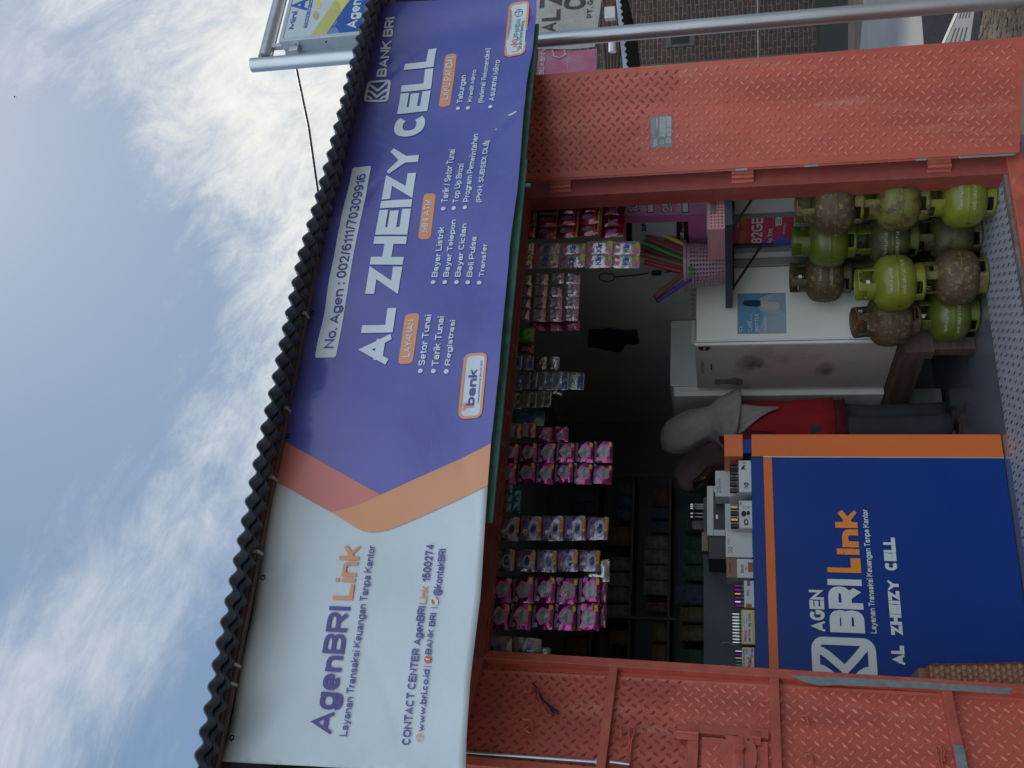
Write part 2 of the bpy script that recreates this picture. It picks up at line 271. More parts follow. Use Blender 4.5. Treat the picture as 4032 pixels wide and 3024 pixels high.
# width, y0, y1, strokes ; S = size classes: caps 0..1, x-height 0..XH
XH = .73; DS = -.27
GL = {
 'A': (1.0, 0, 1, [[(0, 0), (.5, 1), (1, 0)], [(.2, .27), (.8, .27)]]), 'B': (.95, 0, 1, [[(0, 0), (0, 1)], _bowl(.52, 1, .55), _bowl(0, .52, .58)]),
 'C': (.98, 0, 1, [_A(.5, .5, .5, .5, 42, 318, 16)]), 'D': (.98, 0, 1, [[(0, 0), (0, 1)], _bowl(0, 1, .42)]), 'E': (.87, 0, 1, [[(1, 1), (0, 1), (0, 0), (1, 0)], [(0, .52), (.92, .52)]]),
 'F': (.82, 0, 1, [[(1, 1), (0, 1), (0, 0)], [(0, .50), (.88, .50)]]), 'G': (1.03, 0, 1, [_A(.5, .5, .5, .5, 45, 345, 16) + [(1, .45), (.58, .45)]]), 'H': (.95, 0, 1, [[(0, 0), (0, 1)], [(1, 0), (1, 1)], [(0, .52), (1, .52)]]),
 'I': (0, 0, 1, [[(0, 0), (0, 1)]]), 'J': (.75, 0, 1, [[(1, 1)] + _A(.5, .32, .5, .32, 0, -180, 9)]), 'K': (.98, 0, 1, [[(0, 0), (0, 1)], [(.95, 1), (.05, .36)], [(.36, .62), (1, 0)]]), 'L': (.82, 0, 1, [[(0, 1), (0, 0), (1, 0)]]),
 'M': (1.12, 0, 1, [[(0, 0), (0, 1), (.5, .12), (1, 1), (1, 0)]]), 'N': (.97, 0, 1, [[(0, 0), (0, 1), (1, 0), (1, 1)]]), 'O': (1.05, 0, 1, [_O]), 'P': (.9, 0, 1, [[(0, 0), (0, 1)], _bowl(.42, 1, .55)]), 'Q': (1.05, 0, 1, [_O, [(.6, .25), (1, -.03)]]),
 'R': (.97, 0, 1, [[(0, 0), (0, 1)], _bowl(.46, 1, .55), [(.52, .46), (1, 0)]]), 'S': (.9, 0, 1, [_S]), 'T': (.87, 0, 1, [[(0, 1), (1, 1)], [(.5, 1), (.5, 0)]]), 'U': (.95, 0, 1, [[(0, 1)] + _A(.5, .42, .5, .42, 180, 360, 12) + [(1, 1)]]),
 'V': (.95, 0, 1, [[(0, 1), (.5, 0), (1, 1)]]), 'W': (1.4, 0, 1, [[(0, 1), (.25, 0), (.5, .95), (.75, 0), (1, 1)]]), 'X': (.95, 0, 1, [[(0, 0), (1, 1)], [(0, 1), (1, 0)]]), 'Y': (.95, 0, 1, [[(0, 1), (.5, .44), (1, 1)], [(.5, .44), (.5, 0)]]), 'Z': (.87, 0, 1, [[(0, 1), (1, 1), (0, 0), (1, 0)]]),
 'a': (.76, 0, XH, [_A(.48, .74, .42, .26, 152, 20, 6) + [(.9, .62), (.9, 0)], [(.9, .58), (.40, .55)] + _A(.42, .28, .42, .27, 110, 270, 7)[1:] + [(.7, .05), (.9, .26)]]),
 'b': (.8, 0, 1, [[(0, 0), (0, 1)], _A(.5, .36, .5, .36, 170, -190, 18)]), 'c': (.74, 0, XH, [_A(.5, .5, .5, .5, 42, 318, 14)]), 'd': (.8, 0, 1, [[(1, 0), (1, 1)], _A(.5, .36, .5, .36, 10, 370, 18)]),
 'e': (.78, 0, XH, [[(.06, .50), (.94, .50)], _A(.5, .5, .5, .5, -2, 308, 16)]), 'f': (.44, 0, 1, [[(.42, 0), (.42, .74)] + _A(.86, .74, .44, .26, 180, 95, 5)[1:] + [(1, 1)], [(0, .68), (1, .68)]]),
 'g': (.8, DS, XH, [[(1, 1), (1, .28)] + _A(.5, .24, .5, .24, 0, -165, 9)[1:], _A(.5, .65, .5, .35, 10, 370, 18)]), 'h': (.76, 0, 1, [[(0, 0), (0, 1)], [(0, .42)] + _A(.5, .42, .5, .30, 180, 0, 8)[1:] + [(1, 0)]]),
 'i': (0, 0, 1, [[(0, 0), (0, .60)], [(0, .99), (0, 1)]]), 'j': (.25, DS, 1, [[(1, .72), (1, .1), (.7, 0), (0, 0)], [(1, .98), (1, 1)]]), 'k': (.76, 0, 1, [[(0, 0), (0, 1)], [(.92, .72), (.05, .26)], [(.38, .44), (1, 0)]]), 'l': (0, 0, 1, [[(0, 0), (0, 1)]]),
 'm': (1.2, 0, XH, [[(0, 0), (0, 1)], [(0, .62)] + _A(.25, .62, .25, .38, 180, 0, 7)[1:] + [(.5, 0)], [(.5, .62)] + _A(.75, .62, .25, .38, 180, 0, 7)[1:] + [(1, 0)]]), 'n': (.76, 0, XH, [[(0, 0), (0, 1)], [(0, .6)] + _A(.5, .6, .5, .40, 180, 0, 8)[1:] + [(1, 0)]]),
 'o': (.8, 0, XH, [_O]), 'p': (.8, DS, XH, [[(0, 0), (0, 1)], _A(.5, .64, .5, .36, 170, -190, 18)]), 'q': (.8, DS, XH, [[(1, 0), (1, 1)], _A(.5, .64, .5, .36, 10, 370, 18)]), 'r': (.46, 0, XH, [[(0, 0), (0, 1)], [(0, .6), (.25, .9), (.6, 1), (1, .98)]]),
 's': (.7, 0, XH, [_S]), 't': (.44, 0, .93, [[(.42, 1), (.42, .16), (.62, 0), (1, 0)], [(0, .76), (1, .76)]]), 'u': (.76, 0, XH, [[(1, 1), (1, 0)], [(1, .4)] + _A(.5, .4, .5, .4, 0, -180, 8)[1:] + [(0, 1)]]), 'v': (.76, 0, XH, [[(0, 1), (.5, 0), (1, 1)]]),
 'w': (1.12, 0, XH, [[(0, 1), (.25, 0), (.5, .92), (.75, 0), (1, 1)]]), 'x': (.76, 0, XH, [[(0, 0), (1, 1)], [(0, 1), (1, 0)]]), 'y': (.76, DS, XH, [[(0, 1), (.53, .30)], [(1, 1), (.42, .06), (.22, 0), (.08, 0)]]), 'z': (.68, 0, XH, [[(0, 1), (1, 1), (0, 0), (1, 0)]]),
 '0': (.76, 0, 1, [_O]), '1': (.42, 0, 1, [[(1, 0), (1, 1), (.55, .78), (0, .72)]]), '2': (.76, 0, 1, [[(.02, .68)] + _A(.5, .72, .48, .28, 175, -20, 9) + [(.75, .42), (0, 0), (1, 0)]]),
 '3': (.76, 0, 1, [_A(.5, .755, .45, .245, 165, -90, 9), _A(.5, .265, .5, .265, 90, -165, 9)]), '4': (.78, 0, 1, [[(.78, 0), (.78, 1)], [(.78, 1), (0, .28), (1, .28)]]), '5': (.76, 0, 1, [[(.92, 1), (.14, 1), (.05, .52), (.3, .62)] + _A(.52, .32, .48, .32, 80, -165, 10)]),
 '6': (.76, 0, 1, [_A(.5, .32, .5, .32, 180, -180, 16), [(0, .36)] + _A(.52, .58, .52, .42, 180, 48, 7)]), '7': (.74, 0, 1, [[(0, 1), (1, 1), (.55, .5), (.36, 0)]]), '8': (.76, 0, 1, [_A(.5, .755, .44, .245, -90, 270, 14), _A(.5, .265, .5, .265, 90, 450, 14)]),
 '9': (.76, 0, 1, [_A(.5, .68, .5, .32, 0, 360, 16), [(1, .64)] + _A(.48, .42, .52, .42, 0, -132, 7)]),
 '.': (0, 0, 0, [[(0, 0), (0, 1)]]), ',': (0, -.1, .1, [[(0, 0), (0, 1)]]), ':': (0, 0, .7, [[(0, 0), (0, .01)], [(0, .99), (0, 1)]]), '-': (.32, .3, .5, [[(0, .3), (1, .3)]]), '/': (.42, 0, 1, [[(0, 0), (1, 1)]]), '|': (0, -.1, 1.05, [[(0, 0), (0, 1)]]),
 '(': (.3, DS, 1.05, [_A(1.4, .5, 1.4, .5, 100, 260, 8, 2)]), ')': (.3, DS, 1.05, [_A(-.4, .5, 1.4, .5, 80, -80, 8, 2)]), '%': (1.2, 0, 1, [[(.3, 0), (.7, 1)], _A(.17, .76, .17, .24, 0, 360, 12), _A(.83, .24, .17, .24, 0, 360, 12)]),
 '@': (1.3, -.2, 1, [_A(.5, .5, .5, .5, -45, -300, 18) + _A(.5, .5, .5, .5, 60, -20, 5) + [(.86, .28), (.72, .3), (.72, .70)], _A(.5, .5, .21, .22, 0, 360, 12)]), '•': (0, .3, .6, [[(0, .4), (0, .6)]]), ' ': (.38, 0, 1, []), "'": (0, .75, 1, [[(0, 0), (0, 1)]]),
 'É': (.87, 0, 1, [[(1, 1), (0, 1), (0, 0), (1, 0)], [(0, .52), (.92, .52)], [(.4, 1.22), (.62, 1.42)]]),
}
_tc = {}
def glyphs(s, bold=.02):
    k = (s, bold)
    if k in _tc: return _tc[k]
    w = .135 + bold*1.6; sp = .115 - bold*.6; vs = []; fs = []; x = 0.0; d = 0
    for ch in s:
        W, y0, y1, st = GL.get(ch, GL['-']); W = W*(.93 + bold*1.6) if W else w
        if y1 - y0 < w + .02: y1 = y0 + w + .02
        if ch == ' ': x += .40; continue
        for q, S_ in enumerate(st):
            p = [Vector((x + w/2 + u*(W-w), y0 + w/2 + v*(y1-y0-w))) for u, v in S_]; p = [p[0]] + [b for a, b in zip(p, p[1:]) if (b-a).length > 1e-4]
            clo = len(p) > 5 and (p[0]-p[-1]).length < .02
            if clo: p = p[:-1]
            else:
                e = w/2 if len(p) < 6 or ch in 'BDPRJUhnmrugatfy' else 0
                dd0 = (p[0]-p[1]).normalized(); dd1 = (p[-1]-p[-2]).normalized()
                ax0 = max(abs(dd0.x), abs(dd0.y)); ax1 = max(abs(dd1.x), abs(dd1.y))
                if not (ch in 'BPRD' and q > 0): p[0] = p[0] + dd0*e/ax0; p[-1] = p[-1] + dd1*e/ax1
            n = len(p); Lq = []; Rq = []
            for i in range(n):
                a = p[i-1] if (i > 0 or clo) else None; b = p[(i+1) % n] if (i < n-1 or clo) else None
                d1 = (p[i]-a).normalized() if a is not None else (b-p[i]).normalized(); d2 = (b-p[i]).normalized() if b is not None else d1
                t = d1 + d2; t = t.normalized() if t.length > 1e-5 else d1; nn = Vector((-t.y, t.x)); c = max(.42, t.dot(d1)); nn = nn*(w/2/c)
                for l_, sg in ((Lq, 1), (Rq, -1)):
                    z = p[i] + nn*sg; z.y = min(max(z.y, y0), y1 if ch != 'É' or q < 2 else 2); z.x = min(max(z.x, x-.015), x+W+.015); l_.append(len(vs)); vs.append(Vector((z.x, z.y, d)))
            for i in range(n if clo else n-1):
                j = (i+1) % n; fs.append((Rq[i], Rq[j], Lq[j], Lq[i]))
            d = (d + 1) % 7
        x += W + sp
    x1 = max((v.x for v in vs), default=1); x0 = min((v.x for v in vs), default=0); _tc[k] = (vs, fs, 1.0, x0, x1); return _tc[k]
def text(mb, s, O, EX, EY, m=None, bold=0.02, off=Vector((0, 0, 0)), slant=0):
    vs, fs, H, x0, x1 = glyphs(s, bold); O, EX, EY = Vector(O), Vector(EX), Vector(EY); i = mb.mi(m); Nn = EX.cross(EY).normalized()
    nv = [mb.bm.verts.new(O + EX*((v.x-x0)/(x1-x0)) + EY*v.y + EX.normalized()*(slant*EY.length*v.y) + off + Nn*(.00016*v.z)) for v in vs]
    for f in fs:
        try: q = mb.bm.faces.new([nv[a] for a in f]); q.material_index = i
        except Exception: pass
def textpx(mb, s, A, B, hit, m=None, bold=.02, off=Vector((0, 0, 0)), slant=0):
    a, b = hit(*A), hit(*B)          # A = baseline start, B = cap top at the end
    ex = Vector((b.x-a.x, b.y-a.y, 0)); text(mb, s, a, ex, Vector((0, 0, b.z-a.z)), m, bold, off, slant)
def ribbon(mb, pts, wdt, Nn, m=None, closed=False):
    pts = [Vector(p) for p in pts]; Nn = Vector(Nn); n = len(pts); i = mb.mi(m); L_ = []; R_ = []
    for k in range(n):
        a = pts[k-1] if (k > 0 or closed) else pts[k]; b = pts[(k+1) % n] if (k < n-1 or closed) else pts[k]
        d1 = (pts[k]-a); d2 = (b-pts[k]); d1 = d1.normalized() if d1.length else d2.normalized(); d2 = d2.normalized() if d2.length else d1
        t = (d1+d2).normalized(); s = Nn.cross(t).normalized(); c = max(.45, t.dot(d1)); s = s*(wdt/2/c)
        L_.append(mb.bm.verts.new(pts[k]+s)); R_.append(mb.bm.verts.new(pts[k]-s))
    for k in range(n if closed else n-1):
        q = (k+1) % n; f = mb.bm.faces.new((L_[k], L_[q], R_[q], R_[k])); f.material_index = i
def rrect(x0, x1, z0, z1, r, n=5):
    p = []
    for cx, cz, a0 in ((x1-r, z1-r, 0), (x0+r, z1-r, 90), (x0+r, z0+r, 180), (x1-r, z0+r, 270)):
        for k in range(n+1): a = R(a0+90*k/n); p.append((cx+r*math.cos(a), cz+r*math.sin(a)))
    return p
def logo(mb, P, EX, EZ, Nn, m, wf=.115):             # rounded square with two bent strokes; P lower-left, EX, EZ full edges
    P, EX, EZ = Vector(P), Vector(EX), Vector(EZ); cnt = [0]; off1 = -Vector(Nn)*.0004
    q = lambda u, v: P + EX*u + EZ*v + off1*cnt[0]
    h = EX.length; w_ = wf*h; k = wf/2
    ribbon(mb, [q(u, v) for u, v in rrect(k, 1-k, k, 1-k, .13, 6)], w_, Nn, m, True)
    for dx in (0, -.27):
        cnt[0] += 1
        c = [(.80, .93), (.785, .84), (.74, .76), (.66, .66), (.52, .49), (.70, .31), (.90, .13)]
        if dx: c = [(.80, .93), (.785, .84), (.74, .76), (.66, .66), (.50, .49), (.66, .32), (.74, .24), (.785, .16), (.80, .07)]
        ribbon(mb, [q(u+dx, v) for u, v in c], w_, Nn, m)
    cnt[0] = 3
    ribbon(mb, [q(u, v) for u, v in [(.26, .93), (.235, .80), (.12, .67)]], w_*.9, Nn, m)
    ribbon(mb, [q(u, v) for u, v in [(.12, .33), (.235, .20), (.26, .07)]], w_*.9, Nn, m)
def plate(mb, O, ex, wd, hz, nrm, m=None, md=None, zone=None, px=.0535, pz=.0505, L_=.031, W_=.0125, H_=.0042, skip=None):
    O = Vector(O); ex = Vector(ex).normalized(); nrm = Vector(nrm).normalized(); ez = Vector((0, 0, 1)); i = mb.mi(m); j = mb.mi(md or m)
    mb.face([O, O+ex*wd, O+ex*wd+ez*hz, O+ez*hz], m)
    base = [(-1, 0), (-.7, -.62), (0, -1), (.7, -.62), (1, 0), (.7, .62), (0, 1), (-.7, .62)]
    for par in (0, 1):
        a = R(-47) if par == 0 else R(47+180); ca, sa = math.cos(a), math.sin(a)
        for ix in range(int(wd/px)+1):
            for iz in range(int(hz/pz)+1):
                cx = (ix + .5*par + .3)*px; cz = (iz + .5*par + .3)*pz
                if cx < .018 or cx > wd-.018 or cz < .018 or cz > hz-.018: continue
                if skip and skip(cx, cz): continue
                B = []; T = []; jj = mb.mi(zone(cx, cz)) if zone else j
                for (u, v) in base:
                    for k_, l_ in ((1, B), (.55, T)):
                        uu = u*L_/2*(.82 if k_ < 1 else 1); vv = v*W_/2*k_
                        l_.append(mb.bm.verts.new(O + ex*(cx+uu*ca-vv*sa) + ez*(cz+uu*sa+vv*ca) + nrm*(0 if k_ == 1 else H_)))
                for k in range(8):
                    f = mb.bm.faces.new((B[k], B[(k+1) % 8], T[(k+1) % 8], T[k])); f.material_index = jj; f.smooth = True
                f = mb.bm.faces.new(T); f.material_index = jj
ZOOM = lambda ox, oy, s: (lambda x, y: (ox + x/s, oy + y/s))
F0 = 4.245
#=BODY=
# ------------------------------------------------------------------ ground and setting
SOIL = mat('bare_soil', (.20, .165, .115), (.115, .095, .07), 2.6, rough=.95, bump=.9, bsc=9, rust=(.05, .042, .034), rthr=(.62, .66), rsc=7, stretch=(1, 1, 1))
CONC = mat('smooth_concrete', (.33, .32, .31), (.27, .265, .26), 1.3, rough=.75, bump=.1, bsc=30)
MOSS = mat('mossy_ground', (.035, .045, .028), (.02, .028, .018), 3, rough=.95, bump=.5, bsc=20)
TILEG = mat('grey_ribbed_tile', (.17, .19, .20), (.13, .15, .16), 3, rough=.5)
m = MB(SOIL); m.face([(-400, -400, -.25), (400, -400, -.25), (400, 400, -.25), (-400, 400, -.25)]); tag(m.build('ground'), kind='structure')
GZ = -.25
def gpoly(name, pts, z, mt, th=0):
    P_ = [AZ(x, y, z) for x, y in pts]; m = MB(mt)
    if th: m.prism(P_, (0, 0, -th))
    else: m.face(P_)
    return m.build(name)
tag(gpoly('mossy_verge', [(3337, -900), (3337, 900), (3205, 900), (3205, -900)], GZ+.004, MOSS), kind='structure')
tag(gpoly('concrete_path', [(3620, -60), (3405, -160), (3397, 60), (3384, 200), (3373, 420), (3660, 420), (3637, 180)], GZ+.012, CONC, .03), kind='structure')
gm = gpoly('door_mat', [(3624, -60), (3627, 50), (3639, 180), (3650, 330), (3660, 330), (3704, 176), (3762, 45), (3805, -60)], GZ+.03, mat('black_rubber', (.018, .020, .024), (.045, .048, .055), 60, rough=1, bump=.6, bsc=75, spec=.12), .03)
tag(gm, 'black knobbly rubber mat lying on the concrete path beside the shop', 'mat')
m = MB(ALU); m.prism([AZ(x, y, GZ+.05) for x, y in [(3704, 178), (3763, 45), (3806, -50), (3818, -50), (3776, 41), (3715, 178)]], (0, 0, -.05)); tag(m.build('metal_edging'), 'bright metal edging strip along the grey ribbed tiles', 'edging')
m = MB(TILEG); a_, b_, c_, d_ = [AZ(x, y, GZ+.045) for x, y in [(3700, 220), (3821, -60), (3850, -60), (3812, 220)]]
m.prism([a_, b_, c_, d_], (0, 0, -.05))
for t in (.2, .38, .56, .74):
    for u0, u1 in ((.1, .42), (.55, .9)):
        p = lambda u, tt: (a_.lerp(b_, u)).lerp(d_.lerp(c_, u), tt) + Vector((0, 0, .003))
        m.face([p(u0, t), p(u1, t), p(u1, t+.05), p(u0, t+.05)], mat('dark_groove', (.02, .024, .026), rough=.7))
tag(m.build('tiled_step'), 'low grey tiled step with dark grooves beside the bare soil', 'step')
m = MB(mat('speckled_cloth', (.5, .53, .55), (.2, .22, .24), 90, rough=.9)); P_ = [AZ(x, y, GZ) for x, y in [(3795, 175), (3828, 138), (3836, 142), (3832, 180)]]
m.prism(P_, (0, 0, .03)); m.split(.03); rr_ = random.Random(4); tag(m.build('crumpled_cloth', fn=lambda v: v + Vector((0, 0, rr_.uniform(0, .02)))), 'crumpled speckled pale cloth lying on the soil beside the grey step', 'cloth')
# pebbles and clods of the bare soil
m = MB(SOIL); rr_ = random.Random(5)
for k in range(260):
    p = AZ(rr_.uniform(3825, 4050), rr_.uniform(-80, 190), GZ); s = rr_.uniform(.008, .032)
    g = bmesh.ops.create_icosphere(m.bm, subdivisions=1, radius=s)
    for v in g['verts']: v.co = Vector((v.co.x*rr_.uniform(.8, 1.5), v.co.y*rr_.uniform(.8, 1.6), v.co.z*.5)) + p
tag(m.build('soil_clods', smooth=60), kind='stuff')
# far brick house --------------------------------------------------------
BN = Vector((-math.sin(R(-33)), math.cos(R(-33)), 0)); BU = Vector((math.cos(R(-33)), math.sin(R(-33)), 0)); BP = AZ(3215, 120, GZ)
bm_ = bpy.data.materials.new('brickwork'); bm_.use_nodes = True; t = bm_.node_tree; b = t.nodes['Principled BSDF']; b.inputs['Roughness'].default_value = .9
tcn = t.nodes.new('ShaderNodeTexCoord'); mpn = t.nodes.new('ShaderNodeMapping'); br = t.nodes.new('ShaderNodeTexBrick')
t.links.new(tcn.outputs['UV'], mpn.inputs[0])
nzn = t.nodes.new('ShaderNodeTexNoise'); nzn.inputs['Scale'].default_value = 3.2; t.links.new(tcn.outputs['UV'], nzn.inputs['Vector'])
mxn = t.nodes.new('ShaderNodeMix'); mxn.data_type = 'RGBA'; mxn.blend_type = 'LINEAR_LIGHT'; mxn.inputs[0].default_value = .035; t.links.new(mpn.outputs[0], mxn.inputs[6]); t.links.new(nzn.outputs['Color'], mxn.inputs[7])
t.links.new(mxn.outputs[2], br.inputs['Vector'])
br.inputs['Color1'].default_value = (.125, .065, .05, 1); br.inputs['Color2'].default_value = (.075, .05, .042, 1); br.inputs['Mortar'].default_value = (.19, .175, .15, 1)
br.inputs['Scale'].default_value = 1; br.inputs['Brick Width'].default_value = .24; br.inputs['Row Height'].default_value = .073; br.inputs['Mortar Size'].default_value = .010; br.inputs['Mortar Smooth'].default_value = .3
br.inputs['Bias'].default_value = .1
n4 = t.nodes.new('ShaderNodeTexNoise'); n4.inputs['Scale'].default_value = 9; t.links.new(tcn.outputs['UV'], n4.inputs['Vector'])
m2 = t.nodes.new('ShaderNodeMix'); m2.data_type = 'RGBA'; m2.blend_type = 'MULTIPLY'; m2.inputs[0].default_value = .8; t.links.new(br.outputs['Color'], m2.inputs[6]); t.links.new(n4.outputs['Fac'], m2.inputs[7])
m3 = t.nodes.new('ShaderNodeMix'); m3.data_type = 'RGBA'; m3.blend_type = 'ADD'; m3.inputs[0].default_value = .3; t.links.new(m2.outputs[2], m3.inputs[6]); t.links.new(m2.outputs[2], m3.inputs[7])
t.links.new(m3.outputs[2], b.inputs['Base Color']); bpn = t.nodes.new('ShaderNodeBump'); bpn.inputs['Strength'].default_value = .8; bpn.inputs['Distance'].default_value = .02; bpn.invert = True
t.links.new(br.outputs['Fac'], bpn.inputs['Height']); t.links.new(bpn.outputs[0], b.inputs['Normal'])
house = thing('brick_house', 'brick neighbouring house seen past the right edge of the shop', 'house', tuple(BP))
def bpx(x, y, off=0): return AP(x, y, BP - BN*off, BN)
m = MB(bm_); le = bpx(2850, 232)
A = Vector((le.x, le.y, GZ)); hh = 5.2; wd_ = 9.0
ed = 0.0
vsq = [A, A+BU*wd_, A+BU*wd_+Vector((0, 0, hh)), A+Vector((0, 0, hh))]
f = m.face(vsq); uvl = m.bm.loops.layers.uv.new('UVMap')
for lp, uv in zip(f.loops, ((0, 0), (wd_, 0), (wd_, hh), (0, hh))): lp[uvl].uv = uv
bk = A + BN*6
f = m.face([A, A+Vector((0, 0, hh)), bk+Vector((0, 0, hh)), bk])
for lp, uv in zip(f.loops, ((0, 0), (0, hh), (6, hh), (6, 0))): lp[uvl].uv = uv
f = m.face([A+BU*wd_, A+BU*wd_+BN*6, A+BU*wd_+BN*6+Vector((0, 0, hh)), A+BU*wd_+Vector((0, 0, hh))])
for lp, uv in zip(f.loops, ((0, 0), (6, 0), (6, hh), (0, hh))): lp[uvl].uv = uv
m.build('wall', house, recalc=False)
m = MB(mat('grey_plaster', (.12, .117, .11), (.09, .087, .083), 5, rough=.9)); m.obox(A - BU*.5 - BN*.05, BU*.5, BN*.4, (0, 0, hh)); m.build('corner_post', house)
m = MB(mat('grey_plaster'  , (0, 0, 0)), mat('vent_dark', (.02, .02, .022), rough=.8)); v0, v1 = bpx(2735, 178, .03), bpx(2625, 132, .03)
dx = BU*((v1-v0).dot(BU)); z0_, z1_ = v0.z, v1.z; q0 = Vector((v0.x, v0.y, z0_)); m.obox(q0, dx, BN*.1, (0, 0, z1_-z0_)); m.obox(q0+dx*.2-BN*.012+Vector((0, 0, (z1_-z0_)*.2)), dx*.6, BN*.02, (0, 0, (z1_-z0_)*.6), m.m[1]); 
m.obox(q0+dx*.1-BN*.02+Vector((0, 0, (z1_-z0_)*.84)), dx*.8, BN*.02, (0, 0, (z1_-z0_)*.08), m.m[0])
m.build('vent', house)
m = MB(mat('house_roof_tile', (.06, .05, .05), rough=.8)); m.obox(A - BU*.6 - BN*.8 + Vector((0, 0, hh)), BU*(wd_+1), BN*7.2, (0, 0, .12)); m.build('roof', house)
# low lean-to roof with a scalloped fascia in front of the house
LP = EO + CF*12.0; LN = Vector((CF.x, CF.y, 0)).normalized(); LP.z = 1; LU = Vector((LN.y, -LN.x, 0))
lt = thing('lean_to_roof', 'dark lean-to roof with a pale scalloped trim in front of the brick house', 'roof', (LP.x, LP.y, GZ))
p0 = AP(2478, 300, LP, LN); p1 = AP(2420, -260, LP, LN); ln = (p1-p0)
m = MB(mat('pale_trim', (.40, .45, .50), rough=.5)); n_ = 46; up_ = Vector((0, 0, 1))
m.prism([p0+up_*.065] + [p0+ln*(k/n_)+up_*(.0 if k % 2 else .028) for k in range(n_+1)] + [p1+up_*.065], LN*.015); m.build('scalloped_trim', lt)
m = MB(mat('black_underside', (.012, .013, .016), rough=.8)); m.prism([p0+up_*.02+LN*.02, p1+up_*.02+LN*.02, p1+up_*.05+LN*.02+LN*3.7, p0+up_*.05+LN*.02+LN*3.7], (0, 0, .06)); m.build('roof_sheet', lt)
m = MB(RUSTY)
for pp in (p0 - LU*.2, p1): m.tube([Vector((pp.x, pp.y, GZ)) + LN*.1, pp+LN*.1], .03)
m.build('post', lt)
m = MB(mat('white_pvc', (.6, .61, .6), rough=.4)); a_ = AP(2412, 0, LP-LN*.3, LN); m.obox(AP(2421, 68, LP-LN*.3, LN), LU*.13, LN*.1, (0, 0, .12)); tag(m.build('gutter_box'), 'small white box under the scalloped trim beside the hanging poster', 'box')
m = MB(mat('white_pvc', (0, 0, 0))); m.tube([AP(2412, 205, LP-LN*.2, LN), AP(2412, 130, LP-LN*.2, LN)], .045); tag(m.build('pvc_pipe'), 'short white plastic pipe end under the scalloped trim', 'pipe')
m = MB(mat('brown_board', (.10, .07, .05), (.06, .045, .035), 14, rough=.9, stretch=(.3, .3, 3)))
for k in range(5): 
    q = AP(2385+k*11, 282, LP+LN*.4, LN); q2 = AP(2375+k*16, 160, LP+LN*.4, LN); m.tube([q, q2], .022, 8)
tag(m.build('bamboo_poles'), 'bundle of thin brown poles above the scalloped trim', 'poles')
m = MB(mat('white_cord', (.5, .5, .5), rough=.6)); m.tube([AP(2986, 260, BP-BN*3, BN), AP(2984, 100, BP-BN*3, BN), AP(2981, -200, BP-BN*3, BN)], .009, 6); tag(m.build('clothes_line'), 'thin pale line stretched across the brick wall', 'line')
# posters on the neighbour's fence ----------------------------------------
PN = Vector((0, 1, 0)); PP = Vector((0, 6.2, 0)); PU = Vector((1, 0, 0))
def ppx(x, y, off=0): return AP(x, y, PP - PN*off, PN)
def wr(v):                                             # gentle creases of a hanging sheet
    u = v.dot(PU); return v - PN*(.006*math.sin(u*34+2*math.sin(v.z*5)) + .008*math.sin(v.z*9+u*4))
pw = thing('white_banner', 'creased white banner with big black letters hanging past the silver pole', 'banner', tuple(ppx(2340, 60)))
m = MB(mat('creased_white_vinyl', (.50, .50, .46), (.42, .42, .385), 7, rough=.5, bump=.5, bsc=26)); m.prism([ppx(1990, -120), ppx(1990, 200), ppx(2342, 185), ppx(2352, 118), ppx(2368, 0), ppx(2376, -120)], PN*.003); m.split(.05); m.build('sheet', pw, smooth=60, fn=wr)
INKB = mat('faded_black_ink', (.045, .04, .038), (.10, .09, .085), 16, rough=.6)
m = MB(INKB)
def pt(mb, s, A, B, mt, bold=.03, off=.004):
    a, b = ppx(*A, off), ppx(*B, off); ex = PU*((b-a).dot(PU)); text(mb, s, a, ex, Vector((0, 0, b.z-a.z)), mt, bold)
Z6 = ZOOM(2050, 0, 4.74)
pt(m, 'A', Z6(655, 600), Z6(395, 435), INKB, .05); pt(m, 'L', Z6(735, 375), Z6(410, 215), INKB, .05); pt(m, 'ZHEI', Z6(765, 110), Z6(430, -700), INKB, .05)
pt(m, 'CELL', Z6(1205, 160), Z6(870, -700), INKB, .06); pt(m, 'PT. Grab', Z6(1330, 310), Z6(1262, -200), INKB, .04)
m.split(.05); m.build('lettering', pw, fn=wr)
pk = thing('pink_banner', 'faded pink banner hanging left of the silver pole beside the shop door leaf', 'banner', tuple(ppx(2340, 250)))
m = MB(mat('faded_pink_vinyl', (.52, .13, .25), (.50, .30, .38), 5, rough=.5, bump=.5, bsc=26, lo=.4, hi=.7), mat('creased_white_vinyl', (0, 0, 0)), mat('dull_black_vinyl', (.04, .037, .035), rough=.6))
m.prism([ppx(2118, 188), ppx(2108, 330), ppx(2343, 330), ppx(2350, 188)], PN*.003, m.m[0]); m.split(.05); m.build('sheet', pk, smooth=60, fn=lambda v: wr(v) + PN*.02)
m = MB(m.m[2] if 0 else mat('dull_black_vinyl', (0, 0, 0))); m.face([ppx(2040, 190, .0), ppx(2030, 330, .0), ppx(2106, 330, .0), ppx(2116, 190, .0)]); m.split(.05); m.build('black_panel', pk, fn=lambda v: wr(v) + PN*.01)
WI = mat('dull_white_ink', (.55, .50, .48), rough=.6); m = MB(WI)
pt(m, 'K DATA', Z6(190, 1450), Z6(222, 905), WI, .06, -.0); pt(m, 'KELASNYA', Z6(418, 1490), Z6(395, 815), WI, .06, -.008)
pt(m, 'Bebas Pilih', Z6(865, 1290), Z6(900, 1060), WI, 0, -.008)
q = [ppx(x/4.74+2050, y/4.74, -.008) for x, y in ((575, 880), (800, 860), (830, 1000), (720, 1060), (620, 1030))]; ribbon(m, q, .012, PN, WI, True)
m.split(.05); m.build('lettering', pk, fn=lambda v: wr(v))
m = MB(RUSTY)
